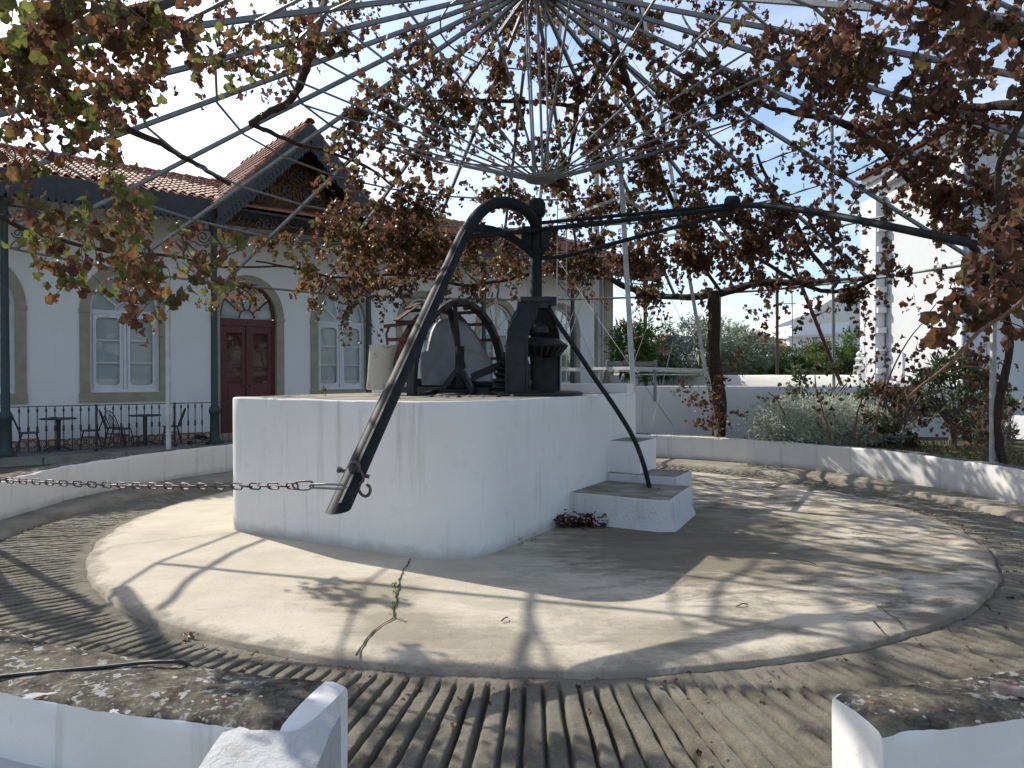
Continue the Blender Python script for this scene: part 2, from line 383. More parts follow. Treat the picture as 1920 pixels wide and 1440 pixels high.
# ================================================================== THE SETTING
g = 900.0
tag(MB().add([(-g,-g,-.16),(g,-g,-.16),(g,g,-.16),(-g,g,-.16)], [(0,1,2,3)]).build('ground', GROUND), kind='structure')

def fbm(P): return .6*N1(P) + .3*N2(P) + .15*N3(P)
# round platform: polar sheet with a broken, rounded rim
nt, rad = 420, [0, .5, 1, 1.6, 2.2, 2.8, 3.3, 3.8, 4.2, 4.5, 4.7, 4.8, 4.86, 4.9, 4.93, 4.955, 4.97, 4.975]
V = [(CX, CY, 0)]; F3 = []
for j, r in enumerate(rad[1:]):
    for k in range(nt):
        a = 2*math.pi*k/nt
        P = np.array([CX+r*math.cos(a), CY+r*math.sin(a), 0])
        ed = max(0, (r-4.5)/.475); jag = (.030*N2(P*1.3) + .028*N3(P)) * ed
        rr = r + jag; z = .006*N1(P*2)*(1-ed)
        if r > 4.8: z -= .030*((r-4.8)/.175)**1.6 + (.06 if r > 4.965 else 0)
        V.append((CX+rr*math.cos(a), CY+rr*math.sin(a), z))
fs = [(0, 1+k, 1+(k+1) % nt) for k in range(nt)]
m_ = MB(); m_.add(V, fs)
L_ = len(rad)-1
m_.f += [(1+j*nt+k, 1+(j+1)*nt+k, 1+(j+1)*nt+(k+1) % nt, 1+j*nt+(k+1) % nt) for j in range(L_-1) for k in range(nt)]; m_.m = [0]*len(m_.f)
plat = tag(m_.build('platform', PLATFORM, smooth=179), kind='structure')
def crack(px, w=.006):
    pts = []
    for a, b in zip(px[:-1], px[1:]):
        A, B = np.array(atz(*a, 0)), np.array(atz(*b, 0)); n = max(2, int(np.linalg.norm(B-A)/.05))
        for i in range(n): q = A+(B-A)*i/n; q[0] += .018*N3(q*1.7); q[1] += .018*N3(q*1.7+5); pts.append(q)
    pts.append(B); mb = MB(); vs = []
    for i, q in enumerate(pts):
        t = pts[min(i+1, len(pts)-1)] - pts[max(i-1, 0)]; t /= np.linalg.norm(t)+1e-9; nn = np.array([-t[1], t[0], 0]); ww = w*(.5+random.random()*.9)
        vs += [tuple(q+nn*ww+[0,0,.009]), tuple(q-nn*ww+[0,0,.009])]
    mb.add(vs, [(2*i, 2*i+1, 2*i+3, 2*i+2) for i in range(len(pts)-1)]); mb.build('crack', CRACK, plat)
crack([(770, 1050), (752, 1078), (746, 1110), (738, 1160), (700, 1185), (684, 1205), (668, 1232)], .008)
crack([(163, 1045), (215, 1025), (300, 1014), (430, 1000)], .003)
crack([(1560, 1118), (1640, 1135), (1680, 1160), (1698, 1184)], .005)
crack([(1636, 1165), (1660, 1192)], .006)

# grooved track ring
NG = 318; per = 12; nt = NG*per; rs = np.concatenate([[4.86, 4.94, 5.0, 5.04], np.linspace(5.08, 6.2, 44)])
A = 2*np.pi*np.arange(nt)/nt
jit = rng.normal(0, .12, NG); u = (np.arange(nt) % per)/per
wid = np.repeat(rng.uniform(.085, .135, NG), per); dep = np.repeat(rng.uniform(1.1, 1.9, NG), per); jj = np.repeat(jit, per)
V = []
for r in rs:
    P = np.stack([CX+r*np.cos(A), CY+r*np.sin(A), 0*A], 1)
    uu = u - .5 + jj*.4 + .035*N2(P*.8) + .02*N2(P*2.2)
    gr = np.exp(-(uu/wid)**2)*dep*(.85+.5*N2(P*1.5))
    fade = np.clip((r-5.06-.05*N2(P))/.08, 0, 1)
    z = -.046 - .062*gr*fade + .010*N2(P*1.5) + .008*N3(P*1.6) + .007*N3(P*3.1) - .012*np.cos(uu*2*np.pi)*0*fade - .02*np.clip((5.03-r)/.1, 0, 1)
    P[:, 2] = z; V.append(P)
V = np.concatenate(V); n_r = len(rs)
ii, kk = np.meshgrid(np.arange(n_r-1), np.arange(nt), indexing='ij'); k2 = (kk+1) % nt
F = np.stack([ii*nt+kk, (ii+1)*nt+kk, (ii+1)*nt+k2, ii*nt+k2], -1).reshape(-1, 4)
tag(np_mesh('grooved_track', V, F, TRACK, smooth=True), kind='structure')

# uneven curb between the track and the wall
V = []; nt = 700; A = 2*np.pi*np.arange(nt)/nt; sect = [(-.03, -.09), (0, -.03), (.03, .012), (.2, .02), (.4, .025), (.9, .03), (1.4, .03)]
for j, (dr, z) in enumerate(sect):
    far = np.clip(np.sin(A), -1, 1)*.5+.5          # wider on the far side
    r0 = 6.13 - .64*far**2; P = np.stack([CX+r0*np.cos(A), CY+r0*np.sin(A), 0*A], 1)
    rr = np.minimum(r0 + dr + (.05*N2(P*.8) + .03*N3(P*.8))*(j < 4), 6.62 if j < 5 else 6.68)
    V.append(np.stack([CX+rr*np.cos(A), CY+rr*np.sin(A), z + .012*N2(P)*(j > 1)], 1))
V = np.concatenate(V); n_r = len(sect)
ii, kk = np.meshgrid(np.arange(n_r-1), np.arange(nt), indexing='ij'); k2 = (kk+1) % nt
F = np.stack([ii*nt+kk, (ii+1)*nt+kk, (ii+1)*nt+k2, ii*nt+k2], -1).reshape(-1, 4)
tag(np_mesh('curb', V, F, CURB, smooth=True), kind='structure')

# low round wall, open at the gap in front of the photographer
def ring_wall(a0, a1, n):
    prof = [(6.47, -.1, 0), (6.46, .04, 0), (6.45, .25, 0), (6.45, .45, 0), (6.455, .485, 0), (6.475, .50, 1), (6.55, .505, 1), (6.62, .51, 1), (6.70, .505, 1), (6.76, .498, 1), (6.785, .485, 0), (6.79, .44, 0), (6.80, .2, 0), (6.82, -.1, 0)]
    m = len(prof); V = []
    for i in range(n+1):
        az = a0+(a1-a0)*i/n
        wob = lambda q, z: np.array(q)
        for (r, z, _) in prof:
            e_ = min(i, n-i); zr = max(0, (.47-z)/.47) if z < .47 else 0; f_ = (.040, .016, .004)[e_] if e_ < 3 else 0
            r_in = r+(6.62-r)*f_*2.2; z = z-(f_*.55 if z > .4 else 0); r = r_in
            p = np.array(pol(r, az, z)); k = .010*N2(p*.8) + .005*N3(p) - (.11*min(1, max(0, 1-abs(az-215)/60)**.3) if r < 6.6 and az < 275 else 0)
            p = np.array(pol(r + k + (.012*N3(p*2.3)+.008*N3(p*5) if .47 < z < .503 else 0), az, z + (.012*N2(p*.9+3) + .006*N3(p)+.004*N3(p*3) if z > .4 else 0))); V.append(tuple(p))
    F = []; MI = []
    for i in range(n):
        for k in range(m-1):
            F.append((i*m+k, i*m+k+1, (i+1)*m+k+1, (i+1)*m+k)); MI.append(1 if 5 <= k <= 9 and 2 < i else 0)
    F += [tuple(range(m)), tuple(n*m+k for k in range(m))[::-1]]; MI += [0, 0]
    mb = MB(); mb.v = V; mb.f = F; mb.m = MI; return mb
rw = tag(ring_wall(188.6, 531.2, 1300).build('round_wall', [WHITE_LOW, LICHEN], smooth=50), "low round white wall with lichen grey top around the circular court", "wall")
# pier beside the gap at the left, and the ledge at its foot
mb = MB()
n = 12; vs = []
x0, x1, yf, yb = -1.04, -.65, 1.9, 2.70
gx, gy = 7, 12
for j in range(gy+1):
    for i in range(gx+1):
        x = x0+(x1-x0)*i/gx; y = yf+(yb-yf)*j/gy; p = np.array([x, y, 0]); e = min(i, gx-i) == 0
        vs.append((x + .012*N3(p*.7), y, .415+.08*(y-yf)/(yb-yf) + .014*N2(p*2) + .008*N3(p*2) - (.018 if e else 0)))
fs = [(j*(gx+1)+i, j*(gx+1)+i+1, (j+1)*(gx+1)+i+1, (j+1)*(gx+1)+i) for j in range(gy) for i in range(gx)]
b = len(vs); per_ = [i for i in range(gx+1)] + [(j+1)*(gx+1)-1 for j in range(1, gy+1)] + [gy*(gx+1)+i for i in range(gx-1, -1, -1)] + [j*(gx+1) for j in range(gy-1, 0, -1)]
vs += [(vs[k][0], vs[k][1], -.15) for k in per_]
fs += [(per_[i], b+i, b+(i+1) % len(per_), per_[(i+1) % len(per_)]) for i in range(len(per_))]
mb.add(vs, fs); mb.build('pier', WHITE_ROUGH, rw, smooth=50)
mb = MB(); V = []
for i in range(40):
    az = 196.5+(216-196.5)*i/39
    for r, z in ((6.78, .235), (6.9, .24), (7.02, .23), (7.05, .20), (7.05, -.15)):
        p = np.array(pol(r, az, z)); V.append(pol(r+.01*N2(p), az, z+.006*N3(p)))
mb.add(V, [(i*5+k, i*5+k+1, i*5+k+6, i*5+k+5) for i in range(39) for k in range(4)] + [(0,1,2,3,4), (199,198,197,196,195)]); mb.build('ledge', WHITE_ROUGH, rw, smooth=40)
# threshold slab in the gap
mb = MB(); mb.bx(-.62, 1.22, 2.3, 3.02, -.14, .03)
tag(mb.build('threshold', PLATFORM), kind='structure')
# garden bed behind the wall on the far right side
V = []; F = []; n = 90
for i in range(n+1):
    az = -10+150*i/n
    for r in (6.78, 7.4, 8.5, 10, 12.5): p = np.array(pol(r, az, .40)); V.append((p[0], p[1], .37+.03*N1(p)+.02*N2(p)))
F = [(i*5+k, i*5+k+1, i*5+k+6, i*5+k+5) for i in range(n) for k in range(4)]
tag(MB().add(V, F).build('garden_bed', SOIL, smooth=179), kind='structure')

# ================================================================== WELL BLOCK
NX, NY = -.45, 6.55                                  # near corner before rounding
ta = np.array([math.sin(R(29.3)), math.cos(R(29.3))]); wa = np.array([ta[1], -ta[0]])     # along / outward
def BW(t, w): return (NX+ta[0]*t+wa[0]*w, NY+ta[1]*t+wa[1]*w)
def rounded(pts, rad, n=10):
    out = []; L = len(pts)
    for i in range(L):
        p = np.array(pts[i]); a = np.array(pts[i-1])-p; b = np.array(pts[(i+1) % L])-p; a /= np.linalg.norm(a); b /= np.linalg.norm(b)
        r = rad[i]; ang = math.acos(np.clip(a@b, -1, 1)); d = r/math.tan(ang/2); c = p+(a+b)/np.linalg.norm(a+b)*r/math.sin(ang/2)
        s0, s1 = p+a*d-c, p+b*d-c
        a0, a1 = math.atan2(s0[1], s0[0]), math.atan2(s1[1], s1[0]); da = (a1-a0+math.pi) % (2*math.pi)-math.pi
        m = n if r > .12 else 3
        out += [tuple(c+r*np.array([math.cos(a0+da*k/m), math.sin(a0+da*k/m)])) for k in range(m+1)]
    return out
def densify(pts, st):
    out = []; L = len(pts)
    for i in range(L):
        p, q = np.array(pts[i]), np.array(pts[(i+1) % L]); n = max(1, int(np.linalg.norm(q-p)/st)); out += [tuple(p+(q-p)*k/n) for k in range(n)]
    return out
def stucco_block(foot, z0, z1, mb=None, edge=.02, noise=.008, topnoise=.01, flare=0, slope=None):
    mb = mb or MB(); foot = densify(foot, .12); F_ = np.array(foot); n = len(F_); c = F_.mean(0); L = []
    nrm = np.roll(F_, -1, 0)-np.roll(F_, 1, 0); nrm = np.stack([nrm[:, 1], -nrm[:, 0]], 1); nrm /= np.linalg.norm(nrm, axis=1)[:, None]+1e-9
    if ((F_-c)*nrm).sum() < 0: nrm = -nrm
    zs = list(np.linspace(z0, z1-edge, max(3, int((z1-z0)/.16)))) + [z1-edge*.3, z1]
    ins = [0]*(len(zs)-2) + [edge*.3, edge]
    for z, i_ in zip(zs, ins):
        P = np.concatenate([F_-nrm*i_, np.full((n, 1), z)], 1)
        k = noise*(N1(P*1.5)+N2(P)*.5+N3(P)*.3) + flare*np.clip((z0+.14-z)/.14, 0, 1)**2
        P[:, :2] += nrm*k[:, None]
        if z > z1-edge-.001: P[:, 2] += topnoise*N2(P) + (slope(P) if slope else 0)
        L.append(P)
    b = len(mb.v); V = np.concatenate(L); mb.v += [tuple(p) for p in V]
    m = len(L)
    for j in range(m-1):
        for k in range(n): mb.f.append((b+j*n+k, b+j*n+(k+1) % n, b+(j+1)*n+(k+1) % n, b+(j+1)*n+k)); mb.m.append(0)
    mb.f.append(tuple(b+(m-1)*n+k for k in range(n))); mb.m.append(1)
    return mb
blk = thing('well_block', (*BW(2.3, -1.65), 0), "large white rendered block with rounded corners under the black pump machinery", "well block")
foot = rounded([BW(0, 0), BW(4.72, 0), BW(4.72, -3.32), BW(0, -3.32)], [.62, .06, .2, .36], 12)
stucco_block(foot, -.08, 1.50, noise=.007).build('base', [WHITE_LOW, CONC_TOP], blk, smooth=50)
mb = MB()
for a, b_ in (((4.50, -3.1), (4.50, -.02)), ((4.45, -3.15), (2.6, -3.15))):
    p, q = BW(*a), BW(*b_); d = np.array(q)-np.array(p); mb.box(((p[0]+q[0])/2, (p[1]+q[1])/2, 1.56), (np.linalg.norm(d), .26, .13), math.atan2(d[1], d[0]))
mb.build('parapet', WHITE, blk)
def stepfoot(t0, t1, w0, w1): return [BW(t0, w0), BW(t0, w1), BW(t1, w1), BW(t1, w0)]
st1 = [BW(2.33, -.05), BW(2.33, 1.10), BW(2.40, 1.22), BW(3.55, 1.14), BW(3.55, -.05)]
stucco_block(st1, -.08, .345, noise=.016, flare=.10).build('step', [WHITE_ROUGH, CONC_TOP], blk, smooth=50)
stucco_block(stepfoot(3.50, 4.22, -.05, .96), -.08, .445, noise=.016, flare=.05).build('step', [WHITE_ROUGH, CONC_TOP], blk, smooth=50)
stucco_block(stepfoot(3.63, 4.30, -.05, .43), -.08, .865, noise=.012).build('step', [WHITE_LOW, CONC_TOP], blk, smooth=50)

# ================================================================== PUMP MACHINERY
MX, MY = .31, 9.22
T = 1.505
mc = thing('water_pump_machine', (MX, MY, T), "black cast iron animal driven water lifting machine with gears and a long bent arm", "water pump")
ua = np.array([ta[0], ta[1], 0]); sa_ = np.array([-wa[0], -wa[1], 0])            # ring plane direction, shaft direction (to the left)
def curve(pts, n=6):                                  # Catmull-Rom
    P = [np.array(p, float) for p in pts]; P = [2*P[0]-P[1]] + P + [2*P[-1]-P[-2]]; o = []
    for i in range(1, len(P)-2):
        for k in range(n):
            t = k/n; a, b, c, d = P[i-1], P[i], P[i+1], P[i+2]
            o.append(.5*((2*b)+(c-a)*t+(2*a-5*b+4*c-d)*t*t+(3*b-3*c+d-a)*t**3))
    o.append(P[-2]); return [tuple(p) for p in o]
# pedestal: two curved legs joined under a flange, standing on a round base plate
base = MB(); base.lathe([(.60, 0), (.60, .03), (.56, .045), (.0, .045)][:3], (MX, MY, T), 28)
base.build('base_plate', CAST, mc, smooth=40)
k = 1/146.0
def legpath(side, yoff):
    if side < 0: xs = [(-.255, .04), (-.255, .45), (-.25, .62), (-.235, .78), (-.19, .90), (-.135, 1.00), (-.105, 1.12)]
    else: xs = [(.19, .04), (.19, .45), (.19, .62), (.17, .78), (.13, .90), (.09, 1.0), (.07, 1.12)]
    return curve([(MX+x, MY+yoff*(1 if z < .6 else max(.3, 1-1.35*(z-.6))), T+z) for x, z in xs], 5)
for s_, yo in ((-1, -.42), (1, .30)):
    P = legpath(s_, yo); mb = MB(); mb.sweep(P, (.07, .135) if False else (.07, .13), up=(1, 0, 0)); 
    lg = mb.build('pedestal_leg', CAST, mc, smooth=40)
    fl = MB()
    for e in (-1, 1):
        fl.sweep([(p[0]+e*.122, p[1]-.074, p[2]) for p in P[:-2]], .017, 6)
    fl.bar((P[-3][0]-.12, P[-3][1]-.074, P[-3][2]), (P[-3][0]+.12, P[-3][1]-.074, P[-3][2]), .015)
    fl.build('leg_rib', CAST, lg, smooth=60)
mb = MB(); mb.box((MX-.02, MY+.05, T+1.14), (.34, .42, .09), 0); mb.box((MX-.02, MY+.05, T+1.205), (.40, .48, .06), .1); mb.box((MX+.14, MY-.02, T+1.19), (.16, .22, .11), .4)
mb.build('top_flange', CAST, mc, smooth=30)
mb = MB(); mb.lathe([(.075, 0), (.075, 2.32), (.05, 2.36)], (MX, MY, T+.05), 16); mb.build('mast', ARM, mc, smooth=40)
mb = MB(); mb.lathe([(.10, 0), (.13, .05), (.13, .26), (.10, .31)], (MX, MY, T+1.80), 14); mb.box((MX-.13, MY-.05, T+2.0), (.12, .2, .26)); mb.box((MX+.11, MY-.05, T+1.97), (.10, .2, .2)); mb.build('collar', ARM, mc, smooth=40)
mb = MB(); mb.lathe([(.10, 0), (.12, .04), (.12, .17), (.09, .22)], (MX, MY, T+2.28), 14); mb.build('collar', ARM, mc, smooth=40)
mb = MB(); mb.lathe([(.13, 0), (.16, .03), (.16, .10), (.12, .14)], (MX, MY, T+.76), 14); mb.build('bearing', CAST, mc, smooth=40)
def gear(c, ax, r0, r1, th, nteeth, cone=.0):
    mb = MB(); ax = Vector(ax).normalized(); u = ax.orthogonal().normalized(); v = ax.cross(u); pts = []
    n = nteeth*4
    for i in range(n): a = 2*math.pi*i/n; pts.append((a, r1 if i % 4 < 2 else r0))
    c = Vector(c)
    rows = [[c + u*math.cos(a)*r + v*math.sin(a)*r for a, r in pts], [c + ax*th + u*math.cos(a)*(r-cone) + v*math.sin(a)*(r-cone) for a, r in pts],
            [c + ax*th + u*math.cos(a)*(r0*.8-cone) + v*math.sin(a)*(r0*.8-cone) for a, r in pts], [c + u*math.cos(a)*r0*.8 + v*math.sin(a)*r0*.8 for a, r in pts]]
    vs = sum(rows, []); fs = [(j*n+i, j*n+(i+1) % n, ((j+1) % 4)*n+(i+1) % n, ((j+1) % 4)*n+i) for j in range(4) for i in range(n)]
    mb.add(vs, fs)
    for i in range(6):
        a = 2*math.pi*i/6; mb.bar(c+ax*th*.4, c+ax*th*.4+(u*math.cos(a)+v*math.sin(a))*r0*.85, (.03, .02))
    mb.sweep([c-ax*.03, c+ax*(th+.05)], .08, 12); return mb
gear((MX, MY, T+.62), (0, 0, -1), .34, .41, .13, 26, .10).lathe([(.40, 0), (.41, .02), (.30, .10), (.1, .12)], (MX, MY, T+.61), 26).build('crown_gear', CAST, mc, smooth=30)
gear(np.array([MX, MY, T+.10])+sa_*.36, tuple(-sa_), .42, .50, .12, 34, .08).build('bevel_gear', CAST, mc, smooth=30)
mb = MB(); c0 = np.array([MX, MY, T+.12]); mb.sweep([c0+sa_*.2, c0+sa_*1.95], .05, 12); mb.sweep([c0+sa_*.95, c0+sa_*1.25], .09, 12); mb.sweep([c0+sa_*1.6, c0+sa_*1.72], .09, 12); mb.build('shaft', CAST, mc, smooth=40)
W1 = c0+sa_*1.14; W2 = c0+sa_*1.46
mb = MB(); mb.sweep(arc(W1, ua, (0, 0, 1), 1.12, 0, 360, 48)[:-1], (.035, .055), closed=True, up=tuple(sa_)); mb.build('bucket_wheel_rim', CAST, mc, smooth=40)
for a in (99, 188, 279):
    mb = MB(); e = W1+ua*math.cos(R(a))*1.1+np.array([0, 0, math.sin(R(a))*1.1]); mb.bar(W1, e, (.022, .03)); 
    if e[2] > T-.2: mb.build('spoke', CAST, mc)
mb = MB(); mb.sweep(arc(W2, ua, (0, 0, 1), 1.04, 0, 360, 48)[:-1], (.03, .035), closed=True, up=tuple(sa_)); mb.build('bucket_wheel_rim', RUST, mc, smooth=40)
mb = MB(); mb.sweep(arc(W2, ua, (0, 0, 1), 1.00, -5, 185, 26), (.012, .03), up=tuple(sa_)); mb.build('chain_strap', RUST, mc, smooth=40)
for a in range(20, 156, 16):
    d = ua*math.cos(R(a))*1.10+np.array([0, 0, math.sin(R(a))*1.10]); mb = MB(); mb.bar(W2-sa_*.40+d, W2+sa_*.22+d, (.014, .022)); mb.build('rung', RUST, mc)
for a, l in ((98, .42), (112, .36), (126, .34), (84, .3)):
    d = ua*math.cos(R(a))*1.16+np.array([0, 0, math.sin(R(a))*1.16]); t_ = -ua*math.sin(R(a))+np.array([0, 0, math.cos(R(a))])
    mb = MB(); mb.bar(W2+d-t_*l/2+sa_*.05, W2+d+t_*l/2+sa_*.16, (.07, .008)); mb.build('chain_plate', RUST, mc)
# hanging bucket
bx_ = at(720, 690, 9.3); hz = .265
mb = MB(); c = np.array([bx_[0], bx_[1], T+.04]); prof = [(.0, .03), (.215, .0), (.225, .02), (.185, .56), (.19, .575), (.175, .57), (.17, .3), (.0, .28)]
mb.lathe(prof, tuple(c+[0, 0, .02]), 24); bk = mb.build('bucket', BUCKET, mc, smooth=40)
bk.rotation_euler = (0, 0, 0)
mb = MB(); p = at(727, 600, 9.75); mb.sweep([c+[.06, 0, .5], (c[0]+.03, c[1], T+.78), (c[0]+.08, c[1], T+.90)], (.02, .012)); mb.bar((c[0]-.0, c[1], T+.88), (c[0]+.38, c[1]-.05, T+.92), (.02, .02)); mb.build('bucket_hanger', RUST, bk)
mb = MB(); mb.bar(c+[-.24, 0, .03], c+[.25, .05, .03], (.03, .012)); mb.build('hinge_bar', CAST, bk)
# sheet-metal splash guard between the two rims
Y0 = c0+sa_*1.36
def onplane(px, py):
    d = ray(px, py); o = np.array([0, 0, CAM_H]); n_ = sa_; t = ((Y0-o)@n_)/(d@n_); return o+d*t
ol = [(786, 722), (783, 690), (784, 661), (799, 660), (806, 640), (814, 622), (824, 608), (836, 599), (850, 596), (863, 599), (874, 607), (884, 622), (893, 642), (901, 660), (910, 674), (913, 690), (908, 722)]
pts = [onplane(*q) for q in ol]; mb = MB(); n = len(pts)
def bend(p): x = (p-Y0)@ua; return p + sa_*(.10*math.cos(x*3.2))
cc = np.mean(pts, 0)
F_ = []; V_ = [bend(p) for p in pts] + [bend(p)+sa_*.012 for p in pts] + [bend(cc), bend(cc)+sa_*.012]
for i in range(n): j = (i+1) % n; F_ += [(i, j, 2*n), (n+j, n+i, 2*n+1), (i, n+i, n+j, j)]
mb.add(V_, F_); mb.build('splash_guard', ZINC, mc)
mb = MB(); e = [bend(p) for p in pts[3:14]]; mb.sweep([p-sa_*.01 for p in e], (.004, .012), up=tuple(sa_)); mb.build('guard_edge', ZINC, mc)
# bearers, A-frame bearing and lever
mb = MB(); a_ = np.array(at(842, 578, 9.75)); b_ = np.array(at(868, 690, 9.4)); mb.bar(a_, b_, (.035, .02)); mb.build('brace', CAST, mc)
mb = MB(); q = np.array(at(862, 672, 9.4)); mb.box(tuple(q), (.10, .07, .32), .5)
for dx in (-.26, .18): mb.bar(q+[0, 0, -.1], (q[0]+dx, q[1]-.05, T+.02), (.05, .03))
mb.box((q[0]-.03, q[1], T+.04), (.62, .24, .05), .5); mb.box((q[0]+.0, q[1], T+.18), (.15, .1, .2), .5); mb.build('bearing_frame', CAST, mc)
mb = MB(); mb.bar(at(884, 708, 9.3), at(944, 682, 9.35), (.012, .05)); mb.build('lever', CAST, mc)
q2 = c0+sa_*1.85; mb = MB(); mb.box((q2[0], q2[1], T+.10), (.16, .2, .2), .5); mb.box((q2[0], q2[1], T+.03), (.36, .26, .05), .5); mb.build('bearing_block', CAST, mc)
q2 = W1; mb = MB()
for o_ in (-.36, .36):
    p0 = c0+sa_*.55+ua*o_*.6; p1 = c0+sa_*2.15+ua*o_*.6; mb.bar((p0[0], p0[1], T+.045), (p1[0], p1[1], T+.045), (.05, .04))
mb.build('bearer', CAST, mc)
for i, px in enumerate((806, 822, 840, 861, 880, 905, 935, 960)):
    p = atz(px, 739.0, T); d_ = at(px, 739, 8.0); mb = MB(); mb.lathe([(.030, 0), (.030, .012), (.016, .012), (.014, .028), (.0, .03)][:4], (d_[0], d_[1]+random.uniform(-.1, .25), T), 8); mb.build('bolt', ZINC if i % 3 else CAST, mc, smooth=30)

# long bent arm, struts and the second arm
pth = curve([at(1008, 452, 9.22), at(1005, 425, 9.18), at(992, 400, 9.02), at(972, 386, 8.84), at(945, 379, 8.62), at(920, 384, 8.42), at(898, 401, 8.24), at(878, 428, 8.06), at(862, 456, 7.88), at(846, 492, 7.66)], 4)
end = np.array(at(634, 958, 4.62)); s0 = np.array(pth[-1]); dirn = (end-s0)/np.linalg.norm(end-s0)
pth += [tuple(s0+(end-s0)*k_/12) for k_ in range(1, 13)]
mb = MB(); mb.sweep(pth, .071, 10, cap=False, up=(0, 1, 0))
for i in range(len(mb.v)-10, len(mb.v)): q_ = np.array(mb.v[i]); mb.v[i] = tuple(q_+dirn*((end[2]-q_[2])/dirn[2]))
mb.sweep([tuple(np.array(end)-dirn*.10), tuple(np.array(end)-dirn*.35)], .060, 10, cap=False, up=(0, 1, 0)); mb.add([tuple(np.array(end)-dirn*.3+np.array(v)) for v in ((.05,0,0),(0,0,.05),(-.05,0,0),(0,0,-.05))], [(0,1,2,3)])
arm = mb.build('draw_arm', ARM, mc, smooth=50)
sd_ = np.cross(dirn, [0, 1, 0]); sd_ /= np.linalg.norm(sd_)
fr_ = np.cross(sd_, dirn); fr_ = fr_ if fr_[1] < 0 else -fr_
mb = MB(); mb.sweep([tuple(np.array(p)+fr_*.066+sd_*.012) for p in pth[30:]], (.010, .012)); mb.build('weld_seam', ARM, arm)
mb = MB(); b0 = end-dirn*.36; mb.bar(b0+sd_*.10, b0-sd_*.10, .014, 8); mb.sweep([b0-sd_*.10, b0-sd_*.125], .022, 6); mb.build('bolt', STEEL, arm, smooth=50)
# eye and S-hook on the arm
e0 = end-dirn*.33+fr_*.085-sd_*0
XR, ZU = np.array([1., 0, 0]), np.array([0, 0, 1.])
mb = MB(); mb.sweep(arc(e0+np.array([0, -.0, 0]), XR, ZU, .034, 0, 360, 16)[:-1], .011, 8, closed=True); mb.build('hook_eye', STEEL, arm, smooth=60)
def hp(x, y): return at(x, y, e0[1]-.03)
mb = MB(); mb.sweep(curve([hp(671, 878), hp(676, 884), hp(681, 893), hp(680, 902), hp(673, 908), hp(673, 918), hp(679, 928), hp(688, 930), hp(694, 922), hp(693, 913), hp(687, 908)], 5), .0105, 8); mb.build('hook', STEEL, arm, smooth=60)
mb = MB(); mb.sweep(curve([at(872, 432, 8.05), at(900, 428, 8.3), at(938, 436, 8.7), at(975, 456, 9.0), at(1003, 480, 9.18)], 5), (.018, .045), up=(0, 0, 1)); mb.build('strut', ARM, mc, smooth=50)
mb = MB(); mb.sweep([at(848, 448, 7.9), at(1018, 430, 9.15), at(1376, 390, 8.35)], .030, 8); mb.build('strut', ARM, mc, smooth=50)
mb = MB(); mb.sweep([at(1012, 418, 9.2), at(1376, 384, 8.38)], .024, 8); mb.build('strut', ARM, mc, smooth=50)
mb = MB(); mb.sweep(curve([at(1012, 484, 9.2), at(1070, 478, 9.05), at(1200, 443, 8.75), at(1376, 398, 8.35)], 5), .026, 8); mb.build('strut', ARM, mc, smooth=50)
mb = MB(); mb.sweep(curve([at(1366, 386, 8.38), at(1440, 386, 8.0), at(1530, 398, 7.4), at(1640, 419, 6.7), at(1828, 458, 5.8)], 6), .036, 10); mb.sweep([at(1366, 379, 8.4), at(1380, 379, 8.3)], .075, 10); mb.build('guide_arm', ARM, mc, smooth=50)
mb = MB(); mb.sweep(curve([at(1030, 580, 9.1), at(1046, 606, 9.1), at(1075, 648, 9.08), at(1113, 706, 9.05), at(1152, 762, 9.02), at(1186, 818, 9.0), at(1206, 868, 8.97), at(1219, 919, 8.95)], 5) + [at(1228, 921, 8.9), at(1238, 919, 8.88)], .030, 8); mb.build('bow_rod', ARM, mc, smooth=50)

# chain from the arm to the left
ch = thing('chain', at(600, 913, 4.6), "steel link chain stretched from the bottom end of the bent arm to the left", "chain")
A0 = np.array(at(548, 911, 4.66)); ddx = np.array([-.80, .32, 0]); ddx /= np.linalg.norm(ddx)
def link(L, w, r):
    mb = MB(); h = L/2-w; pts = [(h+w*math.cos(R(a)), w*math.sin(R(a)), 0) for a in range(-90, 91, 30)] + [(-h-w*math.cos(R(a)), -w*math.sin(R(a)), 0) for a in range(-90, 91, 30)]
    mb.sweep(pts, r, 6, closed=True, up=(0, 0, 1)); return mb.mesh('link', STEEL, smooth=60)
lm = link(.092, .0195, .0058); rzc = math.atan2(ddx[1], ddx[0])
zz = lambda s_: .0065*s_*s_-.022*s_
lz = A0[2]
for i in range(46):
    s_ = i*.0765; p = A0+ddx*s_; z = lz-.0406*s_-.022*math.sin(min(1, s_/2.86)*math.pi)
    o = new('link', lm, ch, (p[0]-ORG[ch.name][0], p[1]-ORG[ch.name][1], z-ORG[ch.name][2]), ((R(90) if i % 2 == 0 else R(12)) + random.uniform(-.12, .12), -.02, rzc))
mb = MB(); mb.sweep(curve([at(548, 909, 4.66), at(556, 904, 4.65), at(578, 902, 4.62), at(587, 906, 4.61), at(586, 913, 4.61), at(576, 918, 4.62), at(556, 917, 4.65), at(548, 911, 4.66)], 4)[:-1], .0065, 8, closed=True); mb.build('snap_hook', STEEL, ch, smooth=60)
mb = MB(); a_ = np.array(at(584, 911, 4.60)); b_ = np.array(at(646, 912, 4.50)); mb.sweep([a_+[0,0,.008], (a_+b_)/2+[0,0,.012], b_+[0,0,.010], b_+[.012,0,-.004], b_+[-.01,.0,-.016], (a_+b_)/2+[0,0,-.014], a_+[0,0,-.012], a_+[-.012,0,-.002]], .0075, 8, closed=True); mb.build('long_link', GALV, ch, smooth=60)

